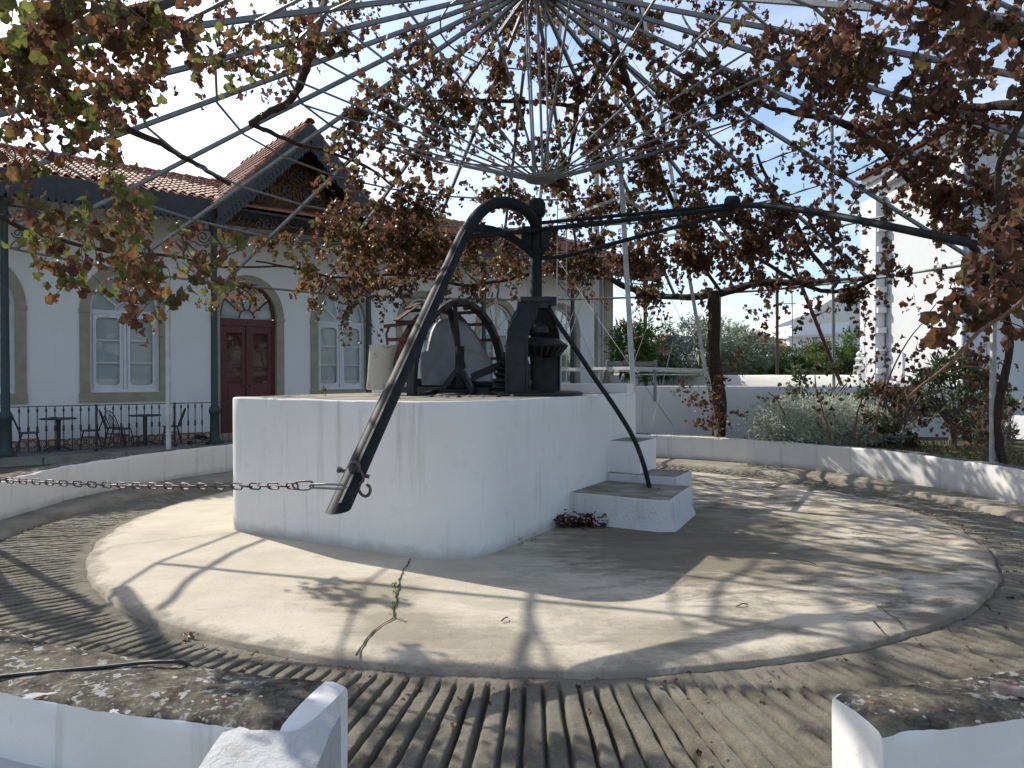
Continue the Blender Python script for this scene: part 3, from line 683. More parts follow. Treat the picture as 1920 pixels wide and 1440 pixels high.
# ================================================================== PERGOLA
pg = thing('pergola', (CX, CY, .5), "round umbrella shaped pergola frame of grey pipes over the court", "pergola")
NR = 22; AZ0 = -5.14
ra = [AZ0+k*360/NR for k in range(NR)]
def cp_(r, az, dz=0): return pol(r, az, cone_z(r)+dz)
for az in ra:
    mb = MB(); jit = random.uniform(-.01, .01)
    P = [cp_(PR, az, -.0), cp_(5.4, az, .012+jit), cp_(3.6, az, .02), cp_(1.8, az, .01), cp_(.18, az)]
    mb.sweep(P, (.023, .023)); mb.sweep([(p[0], p[1], p[2]-.024) for p in P], (.005, .010)); mb.build('rib', GALV, pg)
for r, rad_ in ((PR, .022), (5.47, .017), (4.55, .016), (3.8, .015), (3.02, .016), (1.2, .012)):
    mb = MB(); pts = []
    for i, az in enumerate(ra):
        p = cp_(r, az, -.02 if r < PR else -.02); pts.append((p[0], p[1], p[2]+random.uniform(-.012, .012)))
    mb.sweep(pts, rad_, 6, closed=True); mb.build('ring', GALV, pg, smooth=60)
HUBZ = 4.28; HX = CX+.09
for az in ra:
    mb = MB(); p = cp_(3.02, az, -.03); q = (HX+.17*math.sin(R(az)), CY+.17*math.cos(R(az)), HUBZ); mb.bar(q, p, .0135, 6); mb.build('tie_rod', GALV, pg, smooth=60)
for az in (20, 95, 170, 250, 320):
    mb = MB(); mb.bar((HX+.10*math.sin(R(az)), CY+.10*math.cos(R(az)), HUBZ), pol(.14, az, AZ-.05), .013, 6); mb.build('tie_rod', GALV, pg, smooth=60)
mb = MB(); mb.lathe([(.05, -.05), (.19, -.04), (.22, -.01), (.22, .015), (.10, .04)], (HX, CY, HUBZ), 20); mb.build('hub', GALV, pg, smooth=40)
mb = MB(); mb.lathe([(.22, -.06), (.24, .02), (.10, .10), (.03, .35)], (CX, CY, AZ), 16); mb.build('crown_cap', GALV, pg, smooth=40)
for az in (-63.8, -96.5, -5.3, 35.6, 79.5, 112):
    p = pol(PR-.04, az, 0); mb = MB(); mb.sweep([(p[0], p[1], .42), (p[0], p[1], PZ)], (.030, .030)); mb.build('post', TOWERP, pg)

# ================================================================== WIND PUMP TOWER
APX = (1.62, 14.1, 14.2)
legs = dict(B=(1.80, 10.62, 1.5), C=(4.16, 14.5, .45), A=(2.08, 17.4, .45), D=(-.07, 13.9, .0))
tw = thing('lattice_tower', (1.9, 14.1, 0), "tall white angle iron lattice tower rising behind the block through the pergola", "tower")
wd = dict(B=.036, C=.034, A=.045, D=.030)
def lerp(a, b, t): return tuple(a[i]+(b[i]-a[i])*t for i in range(3))
for k_, p in legs.items():
    q = lerp(APX, p, .06); mb = MB(); w_ = wd[k_]
    mb.sweep([p, q], (w_, .006), up=(0, 1, 0)); mb.sweep([(p[0]+w_, p[1]+w_, p[2]), (q[0]+w_, q[1]+w_, q[2])], (.006, w_), up=(0, 1, 0)); mb.build('tower_leg', TOWERP, tw)
def legat(k_, z): p = legs[k_]; return lerp(p, APX, (z-p[2])/(APX[2]-p[2]))
for z in (1.86, 4.6, 7.2, 9.6, 11.8):
    for a, b in (('B', 'C'), ('C', 'A'), ('A', 'D'), ('D', 'B')):
        mb = MB(); mb.bar(legat(a, z), legat(b, z), (.018, .022)); mb.build('girt', TOWERP, tw)
zs = [1.86, 4.6, 7.2, 9.6, 11.8]
for z0, z1 in zip(zs[:-1], zs[1:]):
    for a, b in (('B', 'C'), ('C', 'A'), ('A', 'D'), ('D', 'B')):
        for s_ in (0, 1):
            mb = MB(); mb.bar(legat(a, z0 if s_ else z1), legat(b, z1 if s_ else z0), .0045, 4); mb.build('brace_wire', GALV, tw)
for z0, a, b in ((1.86, 'B', 'C'), (1.86, 'A', 'D'), (1.86, 'D', 'B')):
    for s_ in (0, 1): mb = MB(); mb.bar(legat(a, z0), lerp(legat(a, .9), legat(b, .9), .4), .006, 4); mb.build('brace_wire', GALV, tw)
mb = MB(); mb.sweep([(1.98, 16.9, .3), (1.95, 16.7, 5), (1.72, 14.4, 12.9)], .05, 8); mb.sweep([(2.12, 16.9, .3), (2.09, 16.7, 5), (1.78, 14.4, 12.9)], .022, 6); mb.build('pump_pipe', GALV, tw, smooth=60)
mb = MB(); y_ = 13.2
l0, l1 = at(1043, 735, y_), at(1062, 735, y_); t0, t1 = at(1046, 300, y_+.6), at(1062, 300, y_+.6)
for a, b in ((l0, t0), (l1, t1)): mb.bar(a, b, (.018, .010))
for i in range(16):
    t = (i+.5)/16; mb.bar(lerp(l0, t0, t), lerp(l1, t1, t), .009, 5)
mb.build('ladder', TOWERP, tw)
pp = thing('water_pipe', at(1180, 684, 12.0), "grey horizontal water pipe with flanged ends behind the leaning tower leg", "pipe")
mb = MB(); mb.bar(at(1137, 682.5, 12.4), at(1230, 682.5, 12.4), .042, 10); mb.build('pipe_run', GALV, pp, smooth=60)
for x in (1139, 1172, 1229): mb = MB(); a_ = np.array(at(x, 682.5, 12.4)); mb.bar(a_-[.022, 0, 0], a_+[.022, 0, 0], .072, 10); mb.build('flange', GALV, pp, smooth=40)
mb = MB(); a_ = np.array(at(1228, 684, 12.4)); mb.bar(a_, (a_[0], a_[1], 1.3), .03, 8); a_ = np.array(at(1139, 684, 12.4)); mb.bar(a_, (a_[0], a_[1]+.6, 1.55), .03, 8); mb.build('elbow', GALV, pp, smooth=60)
rl = tag(MB().bar(at(1195, 693, 12.6), at(1350, 699, 15.5), (.012, .03)).bar(at(1195, 702, 12.6), at(1350, 703, 15.5), .012).bar(at(1222, 800, 13.6), at(1262, 640, 12.9), .006).build('guy_rail', TOWERP), "thin grey rails running right from the tower leg at wall height", "rail")

# ================================================================== HOUSE
FD = R(50.18); fdir = np.array([math.sin(FD), math.cos(FD)]); fn = np.array([math.cos(FD), -math.sin(FD)])
HO = fn*-20.38; HRZ = math.atan2(fdir[1], fdir[0])
def HW(s, y, z): p = HO+fdir*s-fn*y; return (p[0], p[1], z)
hs = thing('house', (HO[0], HO[1], 0), "long white house with stone trimmed arched windows, red door, tiled roof and iron veranda", "house", rz=HRZ)
def Hb(mb, name, mats, parent=None, smooth=None, **k): return mb.build(name, mats, parent or hs, smooth, local=True, **k)
WC = [1.02, 4.15, 10.15, 13.1, 16.3, 19.5]; DC = 7.28
SP = 3.37; A_IN, A_OUT, BR_IN, BR_OUT = .80, 1.02, .96, 1.19
def openings(): return sorted([(c, 1.32) for c in WC] + [(DC, .0)])
# wall with arched openings
mb = MB(); z1 = 6.05; xcur = -6.0; wall_end = 22.4
def quad(x0, x1, z0, z1_): mb.add([(x0, 0, z0), (x1, 0, z0), (x1, 0, z1_), (x0, 0, z1_)], [(0, 1, 2, 3)])
for c, zb in openings():
    a = A_IN+.06; quad(xcur, c-a, -.15, z1)
    if zb > 0: quad(c-a, c+a, -.15, zb)
    n = 12; xs = [c-a*math.cos(math.pi*k/n) for k in range(n+1)]; zs_ = [SP+(BR_IN+.06)*math.sin(math.pi*k/n) for k in range(n+1)]
    for k in range(n): mb.add([(xs[k], 0, zs_[k]), (xs[k+1], 0, zs_[k+1]), (xs[k+1], 0, z1), (xs[k], 0, z1)], [(0, 1, 2, 3)])
    xcur = c+a
quad(xcur, wall_end, -.15, z1)
mb.add([(wall_end, 0, -.15), (wall_end, 9, -.15), (wall_end, 9, 6.1), (wall_end, 4.5, 7.9), (wall_end, 0, 6.1)], [(0, 1, 2, 3, 4)])
mb.add([(-6, 0, -.15), (-6, 9, -.15), (-6, 9, 6.1), (-6, 4.5, 7.9), (-6, 0, 6.1)], [(4, 3, 2, 1, 0)])
Hb(mb, 'wall', FACADE)
mb = MB(); mb.bx(21.95, 22.44, -.045, .0-.003, 0, 6.0); mb.bx(22.40+.003, 22.46, -.045, .5, 0, 6.0); Hb(mb, 'corner_pilaster', STONE)
mb = MB(); mb.sweep([(21.7, -.08, 0), (21.7, -.08, 6.0)], .05, 8); Hb(mb, 'downpipe', WOODW, smooth=60)
def surround(name, zb, sill):
    mb = MB(); y0, y1_ = -.045, .22
    for s_ in (-1, 1): mb.bx(min(s_*A_IN, s_*A_OUT), max(s_*A_IN, s_*A_OUT), y0, y1_, zb, SP-.07); mb.bx(min(s_*A_IN, s_*(A_OUT+.02)), max(s_*A_IN, s_*(A_OUT+.02)), y0-.02, y1_, SP-.07, SP+.02)
    n = 24; vs = []
    for k in range(n+1):
        a = math.pi*k/n; ca, sn = math.cos(a), math.sin(a)
        vs += [(A_IN*ca, y0, SP+.02+BR_IN*sn), (A_OUT*ca, y0, SP+.02+BR_OUT*sn), (A_OUT*ca, 0.01, SP+.02+BR_OUT*sn), (A_IN*ca, y1_, SP+.02+BR_IN*sn)]
    fs = []
    for k in range(n): i, j = k*4, k*4+4; fs += [(i, j, j+1, i+1), (i+1, j+1, j+2, i+2), (i, i+3, j+3, j)]
    mb.add(vs, fs)
    if sill: mb.bx(-A_OUT-.02, A_OUT+.02, y0-.003, y1_, zb-.24, zb-.002)
    return Hb(mb, name, STONE, smooth=30)
def rrect(x0, x1, z0, z1_, r):
    o = []
    for cx_, cz, a0 in ((x1-r, z1_-r, 0), (x0+r, z1_-r, 90), (x0+r, z0+r, 180), (x1-r, z0+r, 270)):
        o += [(cx_+r*math.cos(R(a0+a)), cz+r*math.sin(R(a0+a))) for a in (0, 22, 45, 68, 90)]
    return o
def fanframe(mb, y, r, mat_w=.02, z=SP):
    for a in (36, 72, 108, 144): mb.bar((r*.26*math.cos(R(a)), y, z+r*.26*math.sin(R(a))*1.1), (r*.97*math.cos(R(a)), y, z+BR_IN/A_IN*r*.97*math.sin(R(a))), (mat_w*.7, mat_w))
    mb.sweep(arc((0, y, z), (1, 0, 0), (0, 0, 1), r*.27, 0, 180, 10, r*.30), (mat_w*.7, mat_w), up=(0, 1, 0))
def fanpanes(parent, y, r, z):
    for i in range(5):
        a0, a1 = i*36+1.2, i*36+34.8; P = []
        for k in range(6): a = R(a0+(a1-a0)*k/5); P.append((r*.93*math.cos(a), y, z+BR_IN/A_IN*r*.93*math.sin(a)))
        for k in range(4): a = R(a1+(a0-a1)*k/3); P.append((r*.29*math.cos(a), y, z+r*.32*math.sin(a)))
        mb = MB(); mb.add(P+[(p[0], p[1]+.006, p[2]) for p in P], [tuple(range(10)), tuple(range(10, 20))[::-1]] + [(i2, (i2+1) % 10, 10+(i2+1) % 10, 10+i2) for i2 in range(10)]); Hb(mb, 'pane', GLASS, parent)
w0 = surround('window', 1.32, True)
mb = MB(); y = .12; fw = .07
for s_ in (-1, 1): mb.bx(min(s_*A_IN, s_*(A_IN-fw)), max(s_*A_IN, s_*(A_IN-fw)), y-.03, y+.05, 1.33, SP)
mb.bx(-A_IN, A_IN, y-.035, y+.05, SP-.06, SP+.03); mb.bx(-A_IN+fw, A_IN-fw, y-.03, y+.05, 1.33, 1.40); mb.bx(-A_IN-.02, A_IN+.02, y-.07, y+.05, 1.322, 1.345)
mb.sweep(arc((0, y, SP+.02), (1, 0, 0), (0, 0, 1), A_IN-.03, 0, 180, 20, BR_IN-.03), (.04, .03), up=(0, 1, 0)); fanframe(mb, y, A_IN)
mb.bx(-.035, .035, y-.045, y+.045, 1.40, SP-.06)
for s_ in (-1, 1):   # sash with rounded openings: frame built as ring strips
    x0, x1 = (s_*.04, s_*(A_IN-fw-.0)); x0, x1 = min(x0, x1), max(x0, x1)
    inner = rrect(x0+.085, x1-.075, 1.50, SP-.16, .10); outer = []
    cx_, cz = (x0+x1)/2, (1.40+SP-.06)/2
    for px, pz in inner:
        dx_, dz = px-cx_, pz-cz; k = min((x1-x0)/2/abs(dx_) if abs(dx_) > 1e-6 else 9e9, (SP-.06-1.40)/2/abs(dz) if abs(dz) > 1e-6 else 9e9); outer.append((cx_+dx_*k, cz+dz*k))
    n = len(inner); vs = [(p[0], y-.015, p[1]) for p in inner] + [(p[0], y-.015, p[1]) for p in outer] + [(p[0], y+.03, p[1]) for p in inner]
    mb.add(vs, [(i, n+i, n+(i+1) % n, (i+1) % n) for i in range(n)] + [(i, (i+1) % n, 2*n+(i+1) % n, 2*n+i) for i in range(n)])
    for kz in (1, 2): zz_ = 1.50+(SP-.16-1.50)*kz/3; mb.bx(x0+.085, x1-.075, y-.008, y+.02, zz_-.014, zz_+.014)
Hb(mb, 'frame', WOODW, w0, smooth=30)
for s_ in (-1, 1):
    x0, x1 = (s_*.13, s_*(A_IN-.14)); x0, x1 = min(x0, x1)-.01, max(x0, x1)+.01
    for kz in range(3):
        za, zb_ = 1.50+(SP-.16-1.50)*kz/3+.014, 1.50+(SP-.16-1.50)*(kz+1)/3-.014
        Hb(MB().bx(x0, x1, y+.003, y+.009, za, zb_), 'pane', GLASS, w0)
fanpanes(w0, y+.004, A_IN, SP+.03)
mb = MB(); mb.bx(-A_IN, A_IN, y+.09, y+.11, 1.33, SP+.0); n = 16
P = [(A_IN*math.cos(math.pi*k/n), y+.09, SP+BR_IN*math.sin(math.pi*k/n)) for k in range(n+1)]; mb.add(P, [tuple(range(n+1))]); Hb(mb, 'inner_shutter', SHUT, w0)
w0.location.x = WC[0]
for c in WC[1:]: w = copy_tree(w0, hs); w.location.x = c
# door
dr = surround('doorway', .12, False); dr.location.x = DC
mb = MB(); y = .14
for s_ in (-1, 1): mb.bx(min(s_*A_IN, s_*(A_IN-.08)), max(s_*A_IN, s_*(A_IN-.08)), y-.03, y+.06, .12, SP-.1)
mb.bx(-A_IN, A_IN, y-.04, y+.06, SP-.22, SP-.02); mb.sweep(arc((0, y, SP-.0), (1, 0, 0), (0, 0, 1), A_IN-.03, 0, 180, 20, BR_IN-.0), (.05, .03), up=(0, 1, 0)); fanframe(mb, y, A_IN, .024, SP)
mb.bx(-.03, .03, y-.045, y+.03, .12, SP-.22); Hb(mb, 'frame', DOORP, dr, smooth=30)
for s_ in (-1, 1):
    mb = MB(); x0, x1 = sorted((s_*.03, s_*(A_IN-.08))); g0, g1 = x0+.15, x1-.12
    mb.bx(x0, g0, y, y+.04, .12, SP-.22); mb.bx(g1, x1, y, y+.04, .12, SP-.22); mb.bx(g0, g1, y, y+.04, .12, 1.52); mb.bx(g0, g1, y, y+.04, SP-.42, SP-.22)
    for kz in (1, 2): zz_ = 1.52+(SP-.42-1.52)*kz/3; mb.bx(g0, g1, y, y+.035, zz_-.02, zz_+.02)
    mb.bx(g0+.03, g1-.03, y-.018, y, .35, .85); mb.bx(g0+.03, g1-.03, y-.018, y, .98, 1.40)
    Hb(mb, 'door_leaf', DOORP, dr)
    for kz in range(3):
        za, zb_ = 1.52+(SP-.42-1.52)*kz/3+.02, 1.52+(SP-.42-1.52)*(kz+1)/3-.02; Hb(MB().bx(g0, g1, y+.012, y+.018, za, zb_), 'pane', GLASS, dr)
mb = MB(); mb.sweep([(-.07, y-.06, 1.45), (-.07, y, 1.45)], .035, 10); mb.sweep([(.08, y-.06, 1.45), (.08, y, 1.45)], .03, 10); Hb(mb, 'knob', IRON, dr, smooth=60)
fanpanes(dr, y+.004, A_IN, SP)
mb = MB(); mb.bx(-A_IN, A_IN, y+.12, y+.13, .12, SP-.3); Hb(mb, 'inner_curtain', simple("red_curtain", (.15, .05, .045), (.12, .04, .04), 5, .9, .2), dr)
mb = MB(); P = [(A_IN*math.cos(math.pi*k/n), y+.12, SP-.2+(BR_IN+.2)*math.sin(math.pi*k/n)) for k in range(n+1)]; mb.add(P, [tuple(range(n+1))]); Hb(mb, 'inner_board', SHUT, dr)
Hb(MB().bx(DC-.95, DC+.95, -.40, -.05, 0, .13), 'door_step', STONE)
# azulejo band: one star tile after another
tl = MB().bx(-.098, .098, -.014, 0, -.098, .098).mesh('tile', AZUL)
for s0_, s1_ in ((-3, DC-1.04), (DC+1.04, 9.1)):
    n = int((s1_-s0_)/.2)
    for i in range(n): new('tile', tl, hs, (s1_-.1-i*.2, -.002, .11))
# veranda
v = tag(MB().bx(-6, 23.3, -2.1, -.003, -.15, .0).build('veranda_floor', PAVING, org=None), kind='structure'); v.location = (HO[0], HO[1], 0); v.rotation_euler = (0, 0, HRZ)
n = 18
for i in range(n): Hb(MB().bx(-5.9+i*1.6, -5.9+i*1.6+1.58, -2.30, -2.103, -.15, .012), 'kerb_stone', PAVING)
CS = [1.5, 5.84, 10.2, 14.45, 18.55, 22.65]
def scroll(mb, c, r0, turns, a0, sgn=1, w=.02, y=0):
    P = [];
    for k in range(int(turns*14)+1):
        a = R(a0)+sgn*2*math.pi*k/14; r = r0*(1-k/(turns*14+3)); P.append((c[0]+r*math.cos(a), y, c[1]+r*math.sin(a)))
    mb.sweep(P, (w*.6, w), up=(0, 1, 0)); return P
def bracket(s_):
    mb = MB(); f = lambda x, z: (s_*x, 0, z)
    mb.sweep(curve([f(.08, -.95), f(.17, -.80), f(.30, -.70), f(.36, -.58), f(.50, -.52), f(.62, -.40), f(.72, -.36), f(.78, -.22), f(.98, -.10)], 4), (.014, .02), up=(0, 1, 0))
    for c, r, a0 in (((.26, -.20), .16, 180), ((.24, -.60), .11, 180), ((.58, -.16), .13, 200), ((.82, -.08), .07, 200)):
        P = []
        for k in range(24):
            a = R(a0)+k*.46*1; rr = r*(1-k/27); P.append(f(c[0]+rr*math.cos(a), c[1]+rr*math.sin(a)))
        mb.sweep(P, (.013, .018), up=(0, 1, 0))
    mb.sweep(curve([f(.06, -.12), f(.12, -.30), f(.30, -.42), f(.48, -.34), f(.62, -.30), f(.74, -.20)], 4), (.013, .018), up=(0, 1, 0))
    mb.sweep([f(.05, -.02), f(1.0, -.02)], (.02, .02)); return mb
for i, s_ in enumerate(CS):
    mb = MB(); mb.lathe([(.17, 0), (.17, .08), (.13, .14), (.115, .2), (.11, .75), (.13, .8), (.14, .86), (.12, .92), (.085, .98), (.078, 3.0), (.072, 5.35), (.10, 5.4), (.12, 5.5), (.12, 5.62)], (0, 0, 0), 16)
    mb.box((0, 0, .03), (.38, .38, .06)); c = Hb(mb, 'column', GREENIRON if i != 1 else GREENIRON, smooth=40); c.location = (s_, -1.60, 0)
    for sg in (-1, 1): b = Hb(bracket(sg), 'scroll_bracket', IRON, c); b.location = (0, 0, 5.42); 
# main roof
EY, EZ, RY, RZ = -2.02, 6.10, 4.5, 8.65
RY, RZ = 2.7, 7.72
mb = MB(); mb.add([(-6.3, EY, EZ), (23.1, EY, EZ), (23.1, RY, RZ), (-6.3, RY, RZ), (-6.3, EY, EZ-.06), (23.1, EY, EZ-.06), (23.1, RY, RZ-.06), (-6.3, RY, RZ-.06), (-6.3, 9.4, EZ), (23.1, 9.4, EZ)],
    [(0, 1, 2, 3), (7, 6, 5, 4), (0, 4, 5, 1), (3, 2, 9, 8), (1, 5, 6, 2), (4, 0, 3, 7)]); rf = Hb(mb, 'roof', TILE)
for xa, xb in ((-6.3, 5.72), (10.4, 23.1)): Hb(MB().bx(xa, xb, EY-.04, EY-.003, EZ-.42, EZ-.03), 'fascia', SLATEP)
def pendants(p0, p1, drop, n, y):
    mb = MB(); p0, p1 = np.array(p0), np.array(p1); d = (p1-p0)/n
    for i in range(n):
        a = p0+d*i; L = np.linalg.norm(d); ex = d/L
        O = [(0, 0), (1, 0), (1, -.35), (.86, -.42), (.9, -.55), (.74, -.62), (.66, -.8), (.56, -.84), (.5, -1), (.44, -.84), (.34, -.8), (.26, -.62), (.1, -.55), (.14, -.42), (0, -.35)]
        if i % 2: O = [(a_, b_*.72) for a_, b_ in O]
        mb.prism(O, lambda u_, v_, k: (a[0]+ex[0]*u_*L, y+.018*k, a[1]+ex[1]*u_*L+v_*drop))
    return mb
Hb(pendants((-6, EZ-.40), (5.7, EZ-.40), .34, 78, EY-.035), 'valance', SLATEP); Hb(pendants((10.42, EZ-.40), (23.1, EZ-.40), .34, 82, EY-.035), 'valance', SLATEP)
Hb(MB().bx(-6.2, 23, EY+.05, -.02, 5.93, 5.98), 'soffit', SLATEP)
for xa, xb in ((-6.2, 5.5), (10.5, 23)): Hb(MB().bx(xa, xb, -1.66, -1.54, 5.62, 5.90), 'beam', SLATEP)
# cross gable over the door bay
GC, GH, GW = 8.06, 8.42, 2.38; GY0, GY1 = -2.42, 2.8; GZ = 5.92
def slope_pt(s_, t, y, dz=0): return (GC+s_*GW*(1-t), y, GZ+(GH-GZ)*t+dz)
for s_ in (-1, 1):
    a, b, c, d = slope_pt(s_, 0, GY0), slope_pt(s_, 1, GY0), slope_pt(s_, 1, GY1), slope_pt(s_, 0, GY1)
    mb = MB(); vs = [a, b, c, d]; vs += [(p[0], p[1], p[2]-.09) for p in vs]; mb.add(vs, [(0, 1, 2, 3), (7, 6, 5, 4), (0, 4, 5, 1), (2, 6, 7, 3), (3, 7, 4, 0)]); Hb(mb, 'gable_roof', [TILE])
    mb = MB(); O = [slope_pt(s_, 0, GY0-.03, -.04), slope_pt(s_, 1, GY0-.03, -.04), slope_pt(s_, 1, GY0-.03, -.46), slope_pt(s_, 0, GY0-.03, -.40)]
    mb.add(O+[(p[0], p[1]+.035, p[2]) for p in O], [(0, 1, 2, 3), (7, 6, 5, 4), (0, 4, 5, 1), (1, 5, 6, 2), (2, 6, 7, 3), (3, 7, 4, 0)]); Hb(mb, 'verge_board', SLATEP)
    mb = MB(); mb2 = MB(); L = math.hypot(GW, GH-GZ); nn = 26
    for i in range(nn):
        t = (i+.5)/nn; p = slope_pt(s_, t, GY0-.02, -.44-.06*t); mb.prism([(-.07, .02), (.07, .02), (.06, -.12), (.02, -.2), (0, -.27 if i % 2 else -.19), (-.02, -.2), (-.06, -.12)], lambda u_, v_, k: (p[0]+u_, p[1]+.016*k, p[2]+v_))
    Hb(mb, 'valance', SLATEP)
    mb = MB(); a, b, c, d = slope_pt(s_, 0, GY0+.05, -.1), slope_pt(s_, 1, GY0+.05, -.1), slope_pt(s_, 1, -.02, -.1), slope_pt(s_, 0, -.02, -.1); mb.add([a, b, c, d], [(0, 1, 2, 3)]); Hb(mb, 'gable_soffit', SLATEP)
    mb = MB(); nb = 14
    for i in range(nb):
        y_ = GY0+.1+(2.2)*i/nb; p, q = slope_pt(s_, .0, y_, -.14), slope_pt(s_, 1, y_, -.14); mb.bar(p, q, (.02, .03))
    Hb(mb, 'rafter', REDIRON)
# gable wall above the veranda (ochre boards) with scrolled iron tracery in front
n = 13
for i in range(n):
    for j in range(2):
        x0 = GC-2.15+4.3*i/n; x1 = x0+4.3/n-.02; m_x = (x0+x1)/2; ztop = GZ+(GH-GZ)*(1-abs(m_x-GC)/GW)-.16; zb = 5.75
        if j == 0 and ztop > zb+.15: Hb(MB().bx(x0, x1, -.9, -.87, zb+.02, ztop), 'gable_board', GABLEP)
mb = MB(); y_ = -1.62
mb.bar((GC-2.2, y_, 5.45), (GC+2.2, y_, 5.45), (.03, .035)); mb.bar((GC-2.1, y_, 5.75), (GC, y_, GH-.45), (.03, .04)); mb.bar((GC+2.1, y_, 5.75), (GC, y_, GH-.45), (.03, .04))
def ring_(c, r, mbx, a0=0, a1=360): mbx.sweep(arc((c[0], y_, c[1]), (1, 0, 0), (0, 0, 1), r, a0, a1, 18), (.018, .022), up=(0, 1, 0))
Hb(mb, 'collar_beam', IRON)
for i, (x, z, r) in enumerate(((-1.6, 5.85, .36), (-.95, 5.78, .28), (-.32, 5.95, .42), (.45, 5.78, .28), (1.1, 5.95, .42), (1.7, 5.75, .24), (-1.0, 6.45, .30), (-.4, 6.75, .36), (.4, 6.75, .36), (1.0, 6.45, .30), (0, 7.2, .30), (-.6, 7.2, .2), (.6, 7.2, .2))):
    c_ = (GC+x, z)
    if i % 2 == 0: mb = MB(); ring_(c_, r, mb, 20, 340); Hb(mb, 'iron_ring', REDIRON)
    for s2 in (-1, 1):
        mb = MB(); scroll(mb, (c_[0]+s2*r*.45, c_[1]-.05), r*.5, 1.4, 90, s2, .026, y_); Hb(mb, 'iron_scroll', IRON if i % 3 else REDIRON)
# roof tiles
def tile_mesh():
    mb = MB(); n = 5; L = .44; vs = []
    for j, (y_, r) in enumerate(((0, .088), (L, .070))):
        for k in range(n+1):
            a = math.pi*k/n; vs.append((r*math.cos(a), y_, r*.8*math.sin(a)+(.016 if j == 0 else 0)))
        for k in range(n+1):
            a = math.pi*k/n; vs.append(((r-.014)*math.cos(a), y_, (r-.014)*.8*math.sin(a)+(.016 if j == 0 else 0)))
    m = 2*(n+1); fs = [(k, m+k, m+k+1, k+1) for k in range(n)] + [(k, k+1, n+2+k, n+1+k) for k in range(n)]
    mb.add(vs, fs); return mb
tm = tile_mesh(); TV = np.array(tm.v); TF = tm.f; tmesh = tm.mesh('roof_tile', TILE)
TT = []   # (pos, rotation matrix)
ang = math.atan2(RZ-EZ, RY-EY); Ls = math.hypot(RZ-EZ, RY-EY); nrow = int(Ls/.37)+1
for i in range(int(29.3/.215)):
    x = -6.2+i*.215
    for j in range(nrow):
        d = j*.37-.06; y_, z_ = EY+d*math.cos(ang), EZ+d*math.sin(ang)
        if y_ > RY-.30: continue
        gt = 1-abs(x-GC)/GW
        if gt > 0 and GZ+(GH-GZ)*gt > z_+.05: continue
        M = Matrix.Translation((x+random.uniform(-.008, .008), y_, z_+.012)) @ Matrix.Rotation(ang, 4, 'X') @ Matrix.Rotation(random.uniform(-.02, .02), 4, 'Z'); TT.append(M)
gang = math.atan2(GH-GZ, GW); Lg = math.hypot(GH-GZ, GW)
for s_ in (-1, 1):
    for i in range(int((GY1-GY0)/.215)+1):
        y_ = GY0+.08+i*.215
        for j in range(int(Lg/.37)+1):
            t = (j*.37-.05)/Lg
            if t > (Lg-.36)/Lg: continue
            p = slope_pt(s_, t, y_, .012)
            if EZ+(y_-EY)*math.tan(ang) > p[2]+.05 and y_ > EY: continue
            M = Matrix.Translation(p) @ Matrix.Rotation(R(-90)*-s_, 4, 'Z') @ Matrix.Rotation(gang, 4, 'X'); TT.append(M)
camH = Vector((float((np.array([0, 0])-HO)@fdir), float(-((np.array([0, 0])-HO)@fn)), 1.75))
def seen(M): x = M.translation.x; return 0 if (.6 < x < 6.8 and M.translation.y < 2.6) else 1
TT.sort(key=lambda M: (seen(M), (M.translation-camH).length))
for M in TT[:300]: o = new('roof_tile', tmesh, rf); o.matrix_local = M
Vs = []; Fs = []
for M in TT[300:]:
    b = len(Vs)*len(TV); A_ = np.array(M); Vs.append(TV@A_[:3, :3].T+A_[:3, 3]); Fs += [tuple(i+b for i in f) for f in TF]
o = np_mesh('roof_tiles', np.concatenate(Vs), Fs, TILE, parent=rf); o['kind'] = 'stuff'
for i in range(78): o = new('ridge_tile', tmesh, rf, (-6.2+i*.38, RY-.02, RZ+.01), (0, 0, R(-90))); o.scale = (1.5, 1, 1.5)
for i in range(13): o = new('ridge_tile', tmesh, rf, (GC, GY0-.02+i*.40, GH-.02), (0, 0, 0)); o.scale = (1.5, 1, 1.5)

# railing
rl0 = HW(1.5, -1.6, 0)
rail = thing('veranda_railing', (HO[0], HO[1], 0), "black iron railing with thin balusters along the edge of the veranda", "railing", rz=HRZ)
def Rb(mb, name, mats, smooth=None): return mb.build(name, mats, rail, smooth, local=True)
Rb(MB().bx(-2.6, 7.0, -1.615, -1.585, 1.055, 1.075), 'top_rail', IRON); Rb(MB().bx(-2.6, 7.0, -1.612, -1.588, .055, .075), 'bottom_rail', IRON)
mb = MB(); mb.lathe([(.011, .06), (.011, .50), (.024, .52), (.024, .62), (.011, .64), (.011, .93), (.022, .95), (.022, 1.0), (.011, 1.02), (.011, 1.06)], (0, 0, 0), 8); bm_ = mb.mesh('baluster', IRON, smooth=40)
for i in range(58):
    x = -2.55+i*.165
    if min(abs(x-c) for c in CS) < .14: continue
    new('baluster', bm_, rail, (x, -1.6, 0))
for x in (3.2, 6.6, -.3, 4.9): Rb(MB().box((x, -1.6, .55), (.03, .03, 1.08)).lathe([(.03, -.0), (.05, .08), (.02, .14), (.02, .2)], (x, -1.6, -.02), 8), 'rail_post', IRON)

